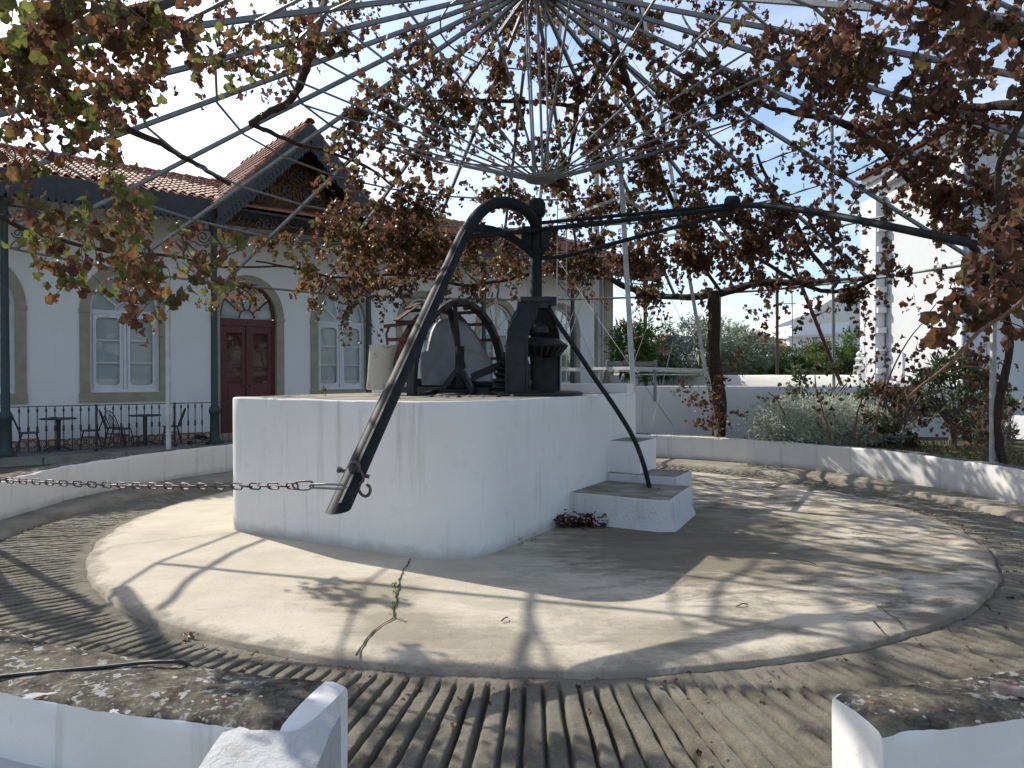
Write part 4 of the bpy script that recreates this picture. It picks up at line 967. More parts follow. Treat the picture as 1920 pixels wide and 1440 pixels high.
# bistro tables and chairs on the veranda
def bistro_table(s_, y, label):
    p = HW(s_, y, 0); t = thing('bistro_table', p, label, "table", rz=HRZ, group="bistro tables on the veranda")
    MB().lathe([(.36, .735), (.375, .745), (.375, .76), (.36, .765)], (0, 0, 0), 28).build('table_top', IRON, t, 40, local=True)
    MB().lathe([(.045, .02), (.045, .2), (.05, .7), (.06, .735)], (0, 0, 0), 12).build('pedestal', IRON, t, 40, local=True)
    for k in range(4):
        a = R(45+90*k); MB().sweep([(0, 0, .10), (.18*math.cos(a), .18*math.sin(a), .08), (.34*math.cos(a), .34*math.sin(a), .02)], (.03, .018)).build('foot', IRON, t, local=True)
    return t
bistro_table(2.55, -.95, "round black bistro table nearer the left veranda column, with a small item on top")
bistro_table(4.42, -.75, "round black bistro table between chairs, nearer the red door")
# item on the table
p = HW(2.45, -1.0, .765); tag(MB().lathe([(.07, 0), (.085, .02), (.08, .025), (.06, .01)], p, 14).build('ashtray', IRON, smooth=40), "small dark ashtray on the left bistro table", "ashtray")
def chair_mesh(t):
    MB().lathe([(.19, .44), (.205, .452), (.205, .465), (.0, .47)][:3], (0, 0, 0), 20).build('seat', IRON, t, 40, local=True)
    for sx in (-1, 1):
        MB().sweep(curve([(sx*.13, .14, .44), (sx*.16, .19, .2), (sx*.17, .21, 0)], 3), .012, 6).build('leg', IRON, t, 60, local=True)
        MB().sweep(curve([(sx*.14, -.13, .46), (sx*.16, -.19, .22), (sx*.17, -.24, 0)], 3), .012, 6).build('leg', IRON, t, 60, local=True)
    MB().sweep(arc((0, 0, .30), (1, 0, 0), (0, 1, 0), .165, 0, 360, 16)[:-1], .008, 6, closed=True).build('stretcher', IRON, t, 60, local=True)
    f = lambda x, z: (x, -.17-.16*(z-.46)/.44, z)
    b = MB().sweep(curve([f(-.185, .46), f(-.20, .66), f(-.15, .85), f(0, .905), f(.15, .85), f(.20, .66), f(.185, .46)], 4), .012, 6).build('backrest', IRON, t, 60, local=True)
    mb = MB(); mb.sweep(curve([f(-.11, .46), f(-.12, .66), f(0, .80), f(.12, .66), f(.11, .46)], 4), .008, 6)
    for x in (-.05, 0, .05): mb.bar(f(x, .46), f(x, .87), .006, 5)
    mb.build('inner_hoop', IRON, b, 60, local=True)
chs = [(1.98, -.95, -92, "black bistro chair half hidden by the leftmost veranda column"), (3.18, -1.05, 78, "black bistro chair on the right side of the left table, back towards the wall"),
       (3.86, -.95, -70, "black bistro chair left of the right table, the one nearer the railing"), (3.80, -.45, -105, "black bistro chair left of the right table, the one nearer the wall"), (5.02, -.8, 80, "black bistro chair right of the right table, partly behind the pergola post")]
c0_ = thing('bistro_chair', HW(*chs[0][:2], 0), chs[0][3], "chair", rz=HRZ+R(chs[0][2]), group="bistro chairs on the veranda"); chair_mesh(c0_)
for s_, y, a, lb in chs[1:]:
    c = copy_tree(c0_, None); c.location = HW(s_, y, 0); c.rotation_euler = (0, 0, HRZ+R(a)); c['label'] = lb

# ================================================================== RIGHT SIDE: WALLS AND BUILDINGS
gw = tag(MB().build('garden_wall', [WHITE, CONC_TOP]) if False else stucco_block([(1.2, 16.0), (10.7, 16.0), (10.7, 16.3), (1.2, 16.3)], .1, 1.51, noise=.01, edge=.03).build('garden_wall', [m_white("garden_wall_render", (.72, .71, .70), amt=.9), CONC_TOP], smooth=50), "long shaded white garden wall behind the round court on the right", "wall")
lw = [(4.0, 30.0), (8.8, 18.2), (9.05, 18.4), (4.25, 30.3)]
tag(stucco_block(lw, .1, 1.76, noise=.012, edge=.03).build('boundary_wall', [m_white("boundary_render", (.76, .75, .71), amt=.6), CONC_TOP], smooth=50), "sunlit low white wall just above and beyond the shaded garden wall", "wall")
tag(MB().bx(9.4, 13.6, 17.55, 17.85, .1, 1.62).build('low_wall', WHITE), "short white wall at the foot of the tall white building", "wall")
# tall white building with quoins
tb = thing('tall_building', (10.8, 17.0, 0), "tall plain white building with toothed corner quoins and orange tiled eave at the far right", "building")
bx0 = 10.75; byn, byf = 17.0, 21.1
Q = m_white("sunlit_building_render", (.55, .57, .57), amt=.5)
MB().bx(bx0, 22, byn, byf, -.1, 7.35).build('wall', Q, tb)
MB().bx(bx0-.34, 22.4, byn-.34, byf+.34, 7.40, 7.55).build('cornice', QUOIN, tb)
MB().bx(bx0-.22, 22.2, byn-.22, byf+.22, 7.18, 7.397).build('cornice', QUOIN, tb)
for i in range(12):
    z = 7.1-i*.52-.26
    if z < .3: break
    for yy, sg in ((byn, 1),):
        L_ = .62 if i % 2 == 0 else .44
        # face toward the west
        y0_, y1_ = (yy+sg*L_, yy) if sg < 0 else (yy, yy+sg*L_)
        MB().bx(bx0-.05, bx0-.003, min(y0_, y1_), max(y0_, y1_), z-.255, z+.255).build('quoin', QUOIN, tb)
        if sg > 0: MB().bx(bx0-.05, bx0+(.44 if i % 2 == 0 else .62), byn-.05, byn-.003, z-.255, z+.255).build('quoin', QUOIN, tb)
MB().bx(bx0-.32, bx0-.053, byf-.5, byf+.40, 0, 6.9).build('buttress', QUOIN, tb)
for i in range(20):
    z = .35+i*.29
    if i % 2: MB().bx(bx0-.30, bx0-.056, byf-.62, byf-.503, z, z+.16).build('quoin', QUOIN, tb)
mb = MB(); mb.sweep([(bx0-.12, byn-.13, .2), (bx0-.12, byn-.13, 7.1)], .055, 8); mb.build('downpipe', simple("pale_blue_pipe", (.30, .36, .48), (.26, .31, .42), 4, .5, .1), tb, smooth=60)
for i in range(26):
    o = new('roof_tile', tmesh, tb, (bx0-.52-10.8, byn-.4+i*.19-17.0, 7.56), (R(8), 0, R(-90))); o.scale = (1, 1.2, 1)
for i in range(40):
    o = new('roof_tile', tmesh, tb, (bx0-.4+i*.2-10.8, byn-.55-17.0, 7.56), (R(8), 0, 0)); o.scale = (1, 1.2, 1)
mb = MB(); mb.add([(bx0-.5, byn-.5, 7.57), (22.4, byn-.5, 7.57), (22.4, byf+.4, 7.57), (bx0-.5, byf+.4, 7.57), (14, (byn+byf)/2, 8.2), (20, (byn+byf)/2, 8.2)], [(0, 1, 5, 4), (1, 2, 5), (2, 3, 4, 5), (3, 0, 4)]); mb.build('roof', TILE, tb)
MB().bx(11.3, 16.0, 15.4, 16.98, -.1, .85).build('lean_to', m_white("side_render", (.66, .66, .68), amt=.6), tb); MB().bx(11.5, 16.2, 15.2, 16.5, 1.12, 1.20).build('ledge', STONE, tb)
# far houses
fh = thing('far_house', (16, 40, 0), "big grey rendered house with sloping gable far behind the hedge, left of the tall building", "house")
def fpx(x, y, Y): return at(x, y, Y)
def slab(pts, Y, depth, name, mat, parent):
    mb = MB(); P = [fpx(x, y, Y) for x, y in pts]; P = [(p[0], Y, max(p[2], -.1)) for p in P]
    n = len(P); mb.add(P+[(p[0], Y+depth, p[2]) for p in P], [tuple(range(n)), tuple(range(n, 2*n))[::-1]] + [(i, n+i, n+(i+1) % n, (i+1) % n) for i in range(n)]); return mb.build(name, mat, parent)
slab([(1452, 730), (1452, 612), (1520, 585), (1560, 560), (1600, 542), (1680, 536), (1760, 540), (1760, 730)], 44, 8, 'wall', FAR1, fh)
fh2 = thing('far_white_house', (14, 38, 0), "low white far house with a parapet band and one small window above the hedge", "house")
slab([(1480, 730), (1480, 634), (1592, 626), (1592, 730)], 38, 3.4, 'wall', FAR2, fh2)
slab([(1478, 634), (1478, 630), (1601, 623), (1601, 628)], 37.8, 3.8, 'ledge', FAR1, fh2)
slab([(1484, 631), (1484, 610), (1592, 603), (1592, 623)], 38.3, 3, 'parapet', FAR2, fh2)
slab([(1592, 730), (1592, 606), (1616, 610), (1616, 730)], 38.6, 3, 'side_wall', QUOIN, fh2)
wnd = slab([(1553, 656), (1553, 642), (1564, 642), (1564, 656)], 37.95, .1, 'window', FAR2, fh2); slab([(1555, 655), (1555, 643.5), (1558, 643.5), (1558, 655)], 37.93, .05, 'pane', DARKIN, wnd); slab([(1559.5, 655), (1559.5, 643.5), (1562.5, 643.5), (1562.5, 655)], 37.93, .05, 'pane', DARKIN, wnd)
hut = thing('small_tiled_house', (11, 33, 0), "small white far house with an orange tiled roof beside the dark green bushes", "house")
slab([(1442, 700), (1442, 645), (1474, 642), (1478, 650), (1478, 700)], 33, 3, 'wall', FAR2, hut)
a, b = fpx(1432, 648, 32.6), fpx(1475, 644, 32.6)
for i in range(7): t = i/6; x = a[0]+(b[0]-a[0])*t; MB().sweep([(x, 32.5, a[2]-.12), (x, 33.8, a[2]+.32)], .09, 8).build('roof_tile', TILE, hut, 60)
MB().add([(a[0]-.1, 32.5, a[2]-.16), (b[0]+.15, 32.5, a[2]-.16), (b[0]+.15, 33.9, a[2]+.28), (a[0]-.1, 33.9, a[2]+.28)], [(0, 1, 2, 3)]).build('roof', TILE, hut)
oh = thing('ochre_house', (5.5, 36, 0), "small ochre far house with tiled roof seen right of the dark veranda column", "house")
slab([(1212, 700), (1212, 652), (1240, 650), (1240, 700)], 36, 3, 'wall', OCHREH, oh); slab([(1208, 654), (1208, 648), (1243, 646), (1243, 651)], 35.8, 3, 'roof', TILE, oh)
wh = thing('white_far_house', (7, 40, 0), "plain white far house partly behind the olive tree, left side", "house"); slab([(1236, 700), (1236, 640), (1262, 626), (1300, 632), (1300, 700)], 40, 3, 'wall', FAR2, wh)
ph = thing('parapet_house', (5, 42, 0), "distant white parapet with two chimneys right of the house corner", "house")
slab([(1147, 700), (1147, 622), (1212, 628), (1212, 700)], 42, 3, 'wall', FAR1, ph); slab([(1150, 624), (1150, 613), (1156, 606), (1163, 613), (1163, 624)], 42, 1, 'chimney', FAR1, ph); slab([(1200, 630), (1200, 612), (1205, 612), (1205, 630)], 42, .6, 'chimney', FAR1, ph); slab([(1216, 650), (1216, 622), (1223, 622), (1223, 650)], 41, .6, 'chimney', FAR2, ph)
# little decorative chimney on the wall
cq = atz(1610, 712, 1.62); cY = 20.0; cb = at(1611, 707, cY)
dc = thing('decorative_chimney', (cb[0], cY, 1.7), "small white ornamental chimney pot standing on the wall beside the tall building", "chimney")
MB().lathe([(.26, 0), (.20, .02), (.15, .32), (.17, .34), (.17, .37), (.11, .39), (.10, .50), (.13, .52), (.13, .55), (.06, .62), (.05, .66)], (cb[0], cY, 1.66), 4).build('shaft', WHITE, dc); MB().lathe([(.085, 0), (.085, .05), (.02, .12)], (cb[0], cY, 2.31), 8).build('cap', WHITE, dc)
# pipes and poles
def pole(name, a, b, r, mat, label, cat='pole'): return tag(MB().bar(a, b, r, 8).build(name, mat, smooth=60), label, cat)
pole('pipe_mast', (at(1565, 714, 16.6)[0], 16.6, 0), at(1560, 235, 16.6), .038, GALV, "tall thin grey pipe mast standing on the garden wall", "mast")
pole('steel_pole', (at(1458, 702, 22)[0], 22, 0), at(1457, 500, 22), .05, REDIRON, "thin reddish brown pole left of the small tiled house")
pole('leaning_pole', at(1618, 822, 16.5), at(1440, 380, 15.9), .042, REDIRON, "dark brown pole leaning left across the garden wall")
an = thing('aerial', at(1486, 660, 37), "thin television aerial on the left end of the low white far house", "aerial")
MB().bar(at(1486, 660, 37), at(1485, 548, 37), .03, 6).build('mast', GALV, an); MB().bar(at(1462, 569, 37), at(1492, 569, 37), .02, 6).build('boom', GALV, an); MB().bar(at(1480, 614, 37), at(1494, 613, 37), .02, 6).build('boom', GALV, an)
for x, y, lb in ((1504, 641, "left short T-shaped post before the low white far house"), (1531, 633, "right short T-shaped post before the low white far house")):
    t = thing('roof_post', at(x, 660, 36), lb, "post"); MB().bar(at(x, 662, 36), at(x, y, 36), .045, 6).build('upright', GALV, t); MB().bar(at(x-9, y, 36), at(x+9, y, 36), .04, 6).build('crossbar', GALV, t)
tag(MB().bar(at(1178, 560, 14.2), at(1115, 500, 15.5), .005, 4).bar(at(1115, 500, 15.5), at(1070, 625, 14), .006, 4).bar(at(1106, 505, 15.5), at(1062, 620, 14), .006, 4).build('guy_wires', GALV, kind='stuff'), "thin slanting guy wires beside the house corner", "wires")

# ================================================================== PLANTS
def rot_rand(n):
    q = rng.normal(size=(n, 4)); q /= np.linalg.norm(q, axis=1)[:, None]; w, x, y, z = q.T
    return np.stack([np.stack([1-2*(y*y+z*z), 2*(x*y-z*w), 2*(x*z+y*w)], -1), np.stack([2*(x*y+z*w), 1-2*(x*x+z*z), 2*(y*z-x*w)], -1), np.stack([2*(x*z-y*w), 2*(y*z+x*w), 1-2*(x*x+y*y)], -1)], 1)
def crown_points(c, r, n, clump=.5, seed=3, shell=.35):
    g_ = np.random.default_rng(seed); P = []
    K = max(8, int(n/45)); cc = g_.normal(size=(K, 3)); cc /= np.linalg.norm(cc, axis=1)[:, None]; cc *= (shell+(1-shell)*g_.random(K)**.5)[:, None]
    cc[:, 2] = np.where(cc[:, 2] < -.85, -.85, cc[:, 2])
    i = g_.integers(0, K, n); sz = g_.uniform(.12, .30, K)*clump*1.6
    P = cc[i] + g_.normal(size=(n, 3))*sz[i][:, None]*.6
    return P*np.array(r)+np.array(c), i, K
def foliage(name, c, r, n, L, W, cols, parent, seed=3, clump=.5, up=0., mat=None, shell=.35, zmin=None):
    P, ci, K = crown_points(c, r, n, clump, seed, shell); g_ = np.random.default_rng(seed+50)
    if zmin is not None: P[:, 2] = np.maximum(P[:, 2], zmin+g_.random(n)*.1)
    d = g_.normal(size=(n, 3)); out = (P-np.array(c))/np.array(r); d += out*.8; d[:, 2] += up; d /= np.linalg.norm(d, axis=1)[:, None]
    s_ = np.cross(d, g_.normal(size=(n, 3))); s_ /= np.linalg.norm(s_, axis=1)[:, None]; sc = g_.uniform(.6, 1.3, n)[:, None]
    nn = np.cross(d, s_)
    V = np.stack([P, P+d*L*.5*sc+s_*W*.5*sc+nn*L*.08, P+d*L*sc, P+d*L*.5*sc-s_*W*.5*sc+nn*L*.08], 1).reshape(-1, 3)
    F = np.arange(4*n).reshape(-1, 4); cols = np.array(cols); w = g_.random((n, 1)); base = cols[g_.integers(0, len(cols), K)][ci]*.6 + cols[g_.integers(0, len(cols), n)]*.4
    C_ = np.repeat(base*g_.uniform(.7, 1.3, (n, 1)), 4, 0)
    org = ORG.get(root(parent).name, (0, 0, 0)) if parent else (0, 0, 0)
    return np_mesh(name, V, F, mat or LEAF, cols=C_, parent=parent, org=org)
def tree_like(name, c, r, n, L, W, cols, label, cat, seed, stems=4, base_z=None, group=None, **k):
    bz = (c[2]-r[2]) if base_z is None else base_z
    t = thing(name, (c[0], c[1], bz), label, cat, group=group); g_ = np.random.default_rng(seed)
    mb = MB(); mb.sweep([(c[0], c[1], bz-.1), (c[0]+.05*r[0], c[1], (bz+c[2])/2), (c[0], c[1], c[2])], [.05*r[2]+.04, .04*r[2]+.03, .02*r[2]+.01], 7); mb.build('trunk', BARK2, t, 60)
    for i in range(stems):
        a = g_.uniform(0, 6.28); e = (c[0]+r[0]*.7*math.cos(a), c[1]+r[1]*.7*math.sin(a), c[2]+r[2]*g_.uniform(-.1, .75)); s0_ = (c[0], c[1], bz+(c[2]-bz)*g_.uniform(.2, .8))
        mb = MB(); mb.sweep([s0_, lerp(s0_, e, .5), e], [.025*r[2]+.015, .018*r[2]+.01, .006], 5); mb.build('branch', BARK2, t, 60)
    foliage('crown', c, r, n, L, W, cols, t, seed, **k); return t
OLV = [(.27, .31, .22), (.18, .22, .14), (.36, .39, .31), (.13, .165, .10)]
GRN = [(.075, .14, .035), (.05, .10, .025), (.11, .18, .045)]; DK = [(.03, .06, .018), (.045, .08, .022), (.025, .045, .015)]; YL = [(.20, .21, .035), (.26, .25, .05), (.10, .14, .03)]; MIX = [(.08, .135, .04), (.13, .155, .045), (.13, .095, .04), (.055, .10, .03)]
def P_(x, y, Y): p = at(x, y, Y); return (p[0], p[1], p[2])
tree_like('olive_tree', P_(1312, 662, 25), (1.75, 1.6, 1.2), 9500, .16, .04, OLV, "silvery olive tree beyond the garden wall, left of the vine trunk", "tree", 11, base_z=.2, clump=.55)
tree_like('olive_tree', P_(1395, 668, 26), (1.3, 1.3, 1.05), 5500, .16, .04, OLV, "second silvery olive bush just right of the vine trunk", "tree", 12, base_z=.2, clump=.55)
tree_like('bamboo_clump', P_(1185, 660, 24), (.8, .8, 1.15), 2600, .26, .05, GRN+YL[:1], "bright green reedy bush right of the house corner", "bush", 13, base_z=.2)
tree_like('dark_bush', P_(1418, 668, 30), (1.1, 1.0, .9), 3000, .16, .09, DK, "dark green bush left of the small tiled house", "bush", 14, base_z=.1)
for i, (x, y, Y, rx, rz, cs, lb) in enumerate(((1440, 690, 27, .9, .42, YL, "yellow green shrub behind the sunlit wall, by the reddish pole"), (1395, 695, 26.5, .8, .3, YL, "low yellow green shrub between the olive bushes and the pole"),
        (1500, 680, 27, 1.1, .75, MIX, "wide green shrub under the low white far house, its left part"), (1560, 674, 26, 1.0, .8, MIX, "green shrub under the small far window"), (1620, 660, 25, .8, 1.05, GRN, "bright green shrub beside the tall building's left edge"),
        (1480, 695, 24, .7, .5, DK, "dark low shrub right of the reddish pole"), (1240, 690, 26, .8, .4, GRN, "low green shrub left of the olive tree"), (1585, 690, 24, .5, .5, DK, "dark green shrub left of the ornamental chimney"), (1530, 692, 24, .7, .55, MIX, "green shrub right behind the sunlit wall, mid hedge"))):
    tree_like('shrub', P_(x, y, Y), (rx, .8, rz), int(2600*rx*rz+1200), .12, .06, cs, lb, "shrub", 20+i, base_z=.2, stems=3)
tree_like('distant_tree', P_(1310, 690, 60), (6, 3, 1.0), 2500, .4, .25, DK, "line of distant dark trees low behind the olive tree", "tree", 40, base_z=0)
# silvery artemisia mound in the bed
SIL = [(.50, .54, .44), (.58, .61, .52), (.38, .42, .32), (.50, .52, .40)]
tree_like('silver_bush', (6.0, 13.9, .82), (1.25, .8, .48), 15000, .085, .022, SIL, "rounded silvery green bush on the bed behind the round wall", "bush", 61, base_z=.42, up=.5, clump=.75, zmin=.44)
tree_like('silver_bush', (6.75, 13.6, .72), (.65, .6, .32), 4500, .085, .022, SIL, "smaller silvery bush at the right foot of the larger one", "bush", 62, base_z=.42, up=.5, clump=.75, zmin=.44)
OLE = [(.085, .12, .05), (.055, .085, .035), (.14, .15, .08)]
tree_like('oleander', (8.55, 13.9, 1.35), (.75, .6, .85), 1700, .20, .035, OLE, "oleander bush with long narrow leaves before the tall building", "bush", 63, base_z=.42, up=.6, stems=8)
tree_like('rose_bush', (7.1, 13.2, 1.15), (.55, .5, .70), 420, .12, .085, [(.06, .09, .035), (.045, .06, .03), (.10, .06, .045)], "dark leafy rose bush with arching stems right of the silvery bush", "bush", 64, base_z=.42, stems=9)
tree_like('rose_bush', (6.35, 14.9, 1.45), (.9, .5, .6), 520, .10, .07, [(.08, .11, .05), (.10, .09, .05), (.06, .08, .035)], "loose tangled rose bush behind the silvery mound", "bush", 65, base_z=.42, stems=9)
tree_like('rose_bush', (7.7, 14.2, 1.15), (.8, .5, .75), 900, .12, .08, [(.07, .11, .04), (.055, .08, .035), (.09, .07, .05)], "dense dark rose bush between the silvery bushes and the oleander", "bush", 71, base_z=.42, stems=8)
tree_like('rose_bush', (5.3, 14.6, .75), (.35, .3, .3), 260, .09, .06, [(.12, .05, .04), (.08, .09, .04)], "small reddish bush at the left foot of the silvery mound", "bush", 72, base_z=.42, stems=5)
tree_like('shrub', (9.6, 14.6, 1.0), (.8, .5, .6), 1100, .13, .06, MIX, "leafy green shrub at the foot of the tall building behind the right post", "shrub", 73, base_z=.42, stems=6)
tree_like('dry_plant', (8.0, 12.1, .72), (.30, .3, .35), 500, .22, .01, [(.20, .15, .10), (.25, .21, .13), (.12, .10, .06)], "dry straw coloured grass tuft on the bed behind the wall", "plant", 66, base_z=.42, up=2.0, stems=2)
tree_like('dry_plant', (8.55, 12.6, .85), (.25, .25, .42), 420, .20, .014, [(.14, .10, .09), (.18, .12, .13), (.09, .08, .05)], "purplish brown dry stalks left of the right vine trunk", "plant", 67, base_z=.42, up=2.0, stems=3)
tree_like('dry_plant', (9.3, 10.9, .58), (.45, .3, .16), 500, .14, .02, [(.16, .12, .07), (.10, .11, .05)], "low dry weeds on the bed at the right edge of the photo", "plant", 68, base_z=.42, up=1.2, stems=2)

Pc = []
g_c = np.random.default_rng(5); n_ = 5200; az_ = np.radians(g_c.uniform(38, 118, n_)); r_c = g_c.uniform(6.9, 9.4, n_)**1.0; P0 = np.stack([CX+r_c*np.sin(az_), CY+r_c*np.cos(az_), np.full(n_, .40)], 1)
keep = (P0[:, 1] < 15.9) & (N2(P0*.6) > -.25); P0 = P0[keep]; n_ = len(P0); d_c = g_c.normal(size=(n_, 3)); d_c[:, 2] = np.abs(d_c[:, 2])+.9; d_c /= np.linalg.norm(d_c, axis=1)[:, None]; s_c = np.cross(d_c, g_c.normal(size=(n_, 3))); s_c /= np.linalg.norm(s_c, axis=1)[:, None]; L_c = g_c.uniform(.04, .15, n_)[:, None]
Vc = np.stack([P0, P0+d_c*L_c*.5+s_c*.012, P0+d_c*L_c, P0+d_c*L_c*.5-s_c*.012], 1).reshape(-1, 3); cc_ = np.array([(.16, .14, .07), (.09, .12, .04), (.12, .08, .05), (.07, .10, .03)])[g_c.integers(0, 4, n_)]
tag(np_mesh('ground_cover', Vc, np.arange(4*n_).reshape(-1, 4), LEAF, cols=np.repeat(cc_, 4, 0)), "dry weeds and low greenery covering the bed behind the round wall", "ground cover", kind='stuff')
# ================================================================== VINES
def leaf_variant(seed):
    g_ = np.random.default_rng(seed)
    ang_ = np.array([90, 62, 40, 18, -8, -38, -70, -90, -110, -142, -172, 162, 140, 118]); rr = np.array([.50, .41, .48, .38, .44, .35, .34, .14, .34, .35, .44, .38, .48, .41])
    rr = rr*g_.uniform(.85, 1.12, len(rr)); a = np.radians(ang_)
    x, y = rr*np.cos(a), rr*np.sin(a); curl = g_.uniform(.3, 1.5); fold = g_.uniform(.2, 1.3); tw = g_.uniform(-.9, .9)
    z = -curl*(x*x+y*y) + fold*np.abs(x)*.6 + .07*g_.normal(size=len(x)) + tw*x*y*1.5
    V = np.concatenate([[[0, .02, 0]], np.stack([x*(1-.25*fold*np.abs(x)), y*(1-.15*curl), z], 1)])
    V[:, 1] -= .1                        # hangs from its stalk near the origin
    return V, [(0, i+1, (i+1) % len(x)+1) for i in range(len(x))]
LV = [leaf_variant(100+i) for i in range(14)]
CL = dict(left=[(.085, .11, .03), (.12, .14, .035), (.15, .095, .035), (.10, .05, .03), (.15, .075, .03), (.07, .06, .03), (.085, .035, .028)],
          mid=[(.115, .06, .035), (.085, .042, .03), (.14, .08, .035), (.085, .085, .032), (.10, .05, .032), (.065, .04, .03), (.16, .11, .05)],
          right=[(.105, .052, .034), (.072, .038, .03), (.13, .068, .038), (.085, .056, .034), (.062, .036, .03), (.12, .055, .038), (.095, .085, .036)])
def leaf_rot(n):
    # mostly hanging, blade roughly vertical, turned any way
    a = rng.uniform(0, 2*np.pi, n); tilt = rng.normal(.25, .55, n); roll = rng.normal(0, .5, n); out = np.empty((n, 3, 3))
    for i in range(n):
        M = Matrix.Rotation(a[i], 3, 'Z') @ Matrix.Rotation(R(90)+tilt[i], 3, 'X') @ Matrix.Rotation(roll[i], 3, 'Z') @ Matrix.Rotation(R(0), 3, 'Z'); out[i] = np.array(M)
    return out
class Vine:
    def __init__(s, name, loc, label, pal, nparts):
        s.t = thing(name, loc, label, "grapevine"); s.P = []; s.S = []; s.C = []; s.pal = CL[pal]; s.np = nparts; s.tw = MB()
    def branch(s, pts, r0, r1, name='branch', mat=None, n=5, wob=.03):
        c = curve(pts, n); L = len(c); out = []
        for i, p in enumerate(c): q = np.array(p); w = wob*(1 if 0 < i < L-1 else 0); out.append(tuple(q+[w*N3(q*.5), w*N3(q*.5+9), w*N3(q*.5+17)]))
        rad_ = [r0+(r1-r0)*i/(L-1) for i in range(L)]; rad_ = [r*(1+.22*N3(np.array(out[i])*1.3)) for i, r in enumerate(rad_)]
        mb = MB(); mb.sweep(out, rad_, 7); mb.build(name, mat or BARK, s.t, 60)
    def leaf(s, p, size, colr=None):
        s.P.append(p); s.S.append(size); s.C.append(np.array(colr if colr is not None else s.pal[random.randrange(len(s.pal))])*random.uniform(.7, 1.35))
    def shoot(s, p, n, size, drift=None, colr=None, step=.052):
        p = np.array(p, float); d = np.array([random.gauss(0, .6), random.gauss(0, .6), random.gauss(-.5, .5)]) if drift is None else np.array(drift, float)
        d /= np.linalg.norm(d)+1e-9; pts = [p.copy()]
        base = s.pal[random.randrange(len(s.pal))] if colr is None else colr
        for i in range(n):
            d = d*.85+np.array([random.gauss(0, .22), random.gauss(0, .22), random.gauss(-.13, .16)]); d /= np.linalg.norm(d); p = p+d*step
            off = np.array([random.gauss(0, .035), random.gauss(0, .035), random.gauss(-.02, .028)])
            c = base if random.random() < .55 else s.pal[random.randrange(len(s.pal))]
            s.leaf(p+off, size*random.uniform(.65, 1.2)*(1-.25*i/n), c); pts.append(p.copy())
        s.tw.sweep([tuple(q) for q in pts[::2]] if len(pts) > 4 else [tuple(pts[0]), tuple(pts[-1])], .0035, 3, cap=False)
    def finish(s):
        P = np.array(s.P); S = np.array(s.S); C = np.array(s.C); n = len(P)
        dist = np.linalg.norm(P-np.array([0, 0, CAM_H]), axis=1); px = np.array([960+FPX*p[0]/max(p[1], .3) for p in P]); py = np.array([704-FPX*(p[2]-CAM_H)/max(p[1], .3) for p in P])
        vis = (px > -10) & (px < 1930) & (py > -10) & (P[:, 1] > .5); score = np.where(vis, S/dist, -1); order = np.argsort(-score); big = order[:s.np]; rest = order[s.np:]
        rots = leaf_rot(n); vi = rng.integers(0, len(LV), n); org = np.array(ORG[s.t.name])
        # one mesh per (variant, palette colour) shared between the single leaves
        cache = {}
        for i in big:
            ci = int(np.argmin(((np.array(s.pal)-C[i]/max(C[i].sum(), 1e-6)*np.array(s.pal).sum(1)[:, None])**2).sum(1))); key = (int(vi[i]), ci)
            if key not in cache:
                V, F = LV[key[0]]; mb = MB(); mb.v = [tuple(v) for v in V]; mb.f = F; mb.m = [0]*len(F); cache[key] = mb.mesh('leaf', VLEAF, cols=np.repeat(np.array([s.pal[ci]]), len(V), 0))
            o = bpy.data.objects.new('leaf', cache[key]); col.objects.link(o); o.parent = s.t
            o.matrix_local = Matrix.LocRotScale(Vector(P[i]-org), Matrix(rots[i].tolist()).to_quaternion(), Vector((S[i],)*3))
        Vs, Fs, Cs = [], [], []; b = 0
        for i in rest:
            V, F = LV[vi[i]]; W = (V*S[i])@rots[i].T+P[i]; Vs.append(W); Fs.append(np.array(F)+b); b += len(V); Cs.append(np.repeat(C[i][None], len(V), 0))
        if Vs: o = np_mesh('leaves', np.concatenate(Vs), np.concatenate(Fs), VLEAF, cols=np.concatenate(Cs), parent=s.t, org=ORG[s.t.name]); o['kind'] = 'stuff'
        o = s.tw.build('twigs', TWIG, s.t); o['kind'] = 'stuff'
        print(s.t.name, n, 'leaves')
GRID = ["899987875551355478475256762289",
        "899987875551355478477576742289",
        "991000000000000000000000000000"]
DEN = [ "899987875551355647834775752289",
        "995414477400627564855556975456",
        "687730322144656574547867867864",
        "569832200067676546775343688832",
        "774562100057635247775442534587"[:30],
        "420401000147226238765562323986",
        "176740000388843566689786634595"[:30],
        "263585424688967788978877457369"[:30],
        "032575523586154421563445562179"[:30],
        "001311000243000200034234050363"]
DEN[0] = "8999878755"+"5135654783"[:10]+"4775752289"
DEN[1] = "9954144774"+"0062754652"+"6556975456"
DEN[2] = "6877303221"+"4465657454"+"7867867864"
DEN[3] = "5698322000"+"6776743667"+"7534368832"
DEN[4] = "7745621000"+"5763524777"+"5425345873"
DEN[5] = "4204010001"+"4722628776"+"5562323986"
DEN[6] = "1767400003"+"8884356566"+"8786623659"
DEN[7] = "2635854246"+"8996778897"+"9887723259"
DEN[8] = "0325755235"+"7614310145"+"2334441058"
DEN[9] = "0012100000"+"2000000000"+"0000000042"
vl = Vine('grapevine', pol(6.9, -100, .4), "grapevine covering the left part of the pergola, many leaves still green and orange", 'left', 290)
vm = Vine('grapevine', pol(6.85, 35.5, .42), "red brown grapevine with the thick dark trunk rising behind the far round wall", 'mid', 290)
vr = Vine('grapevine', pol(6.95, 80.5, .42), "dark maroon grapevine on the right, its trunk beside the white right-hand post", 'right', 290)
def who(x): x += random.gauss(0, 60); return vl if x < 620 else (vm if x < 1330 else vr)
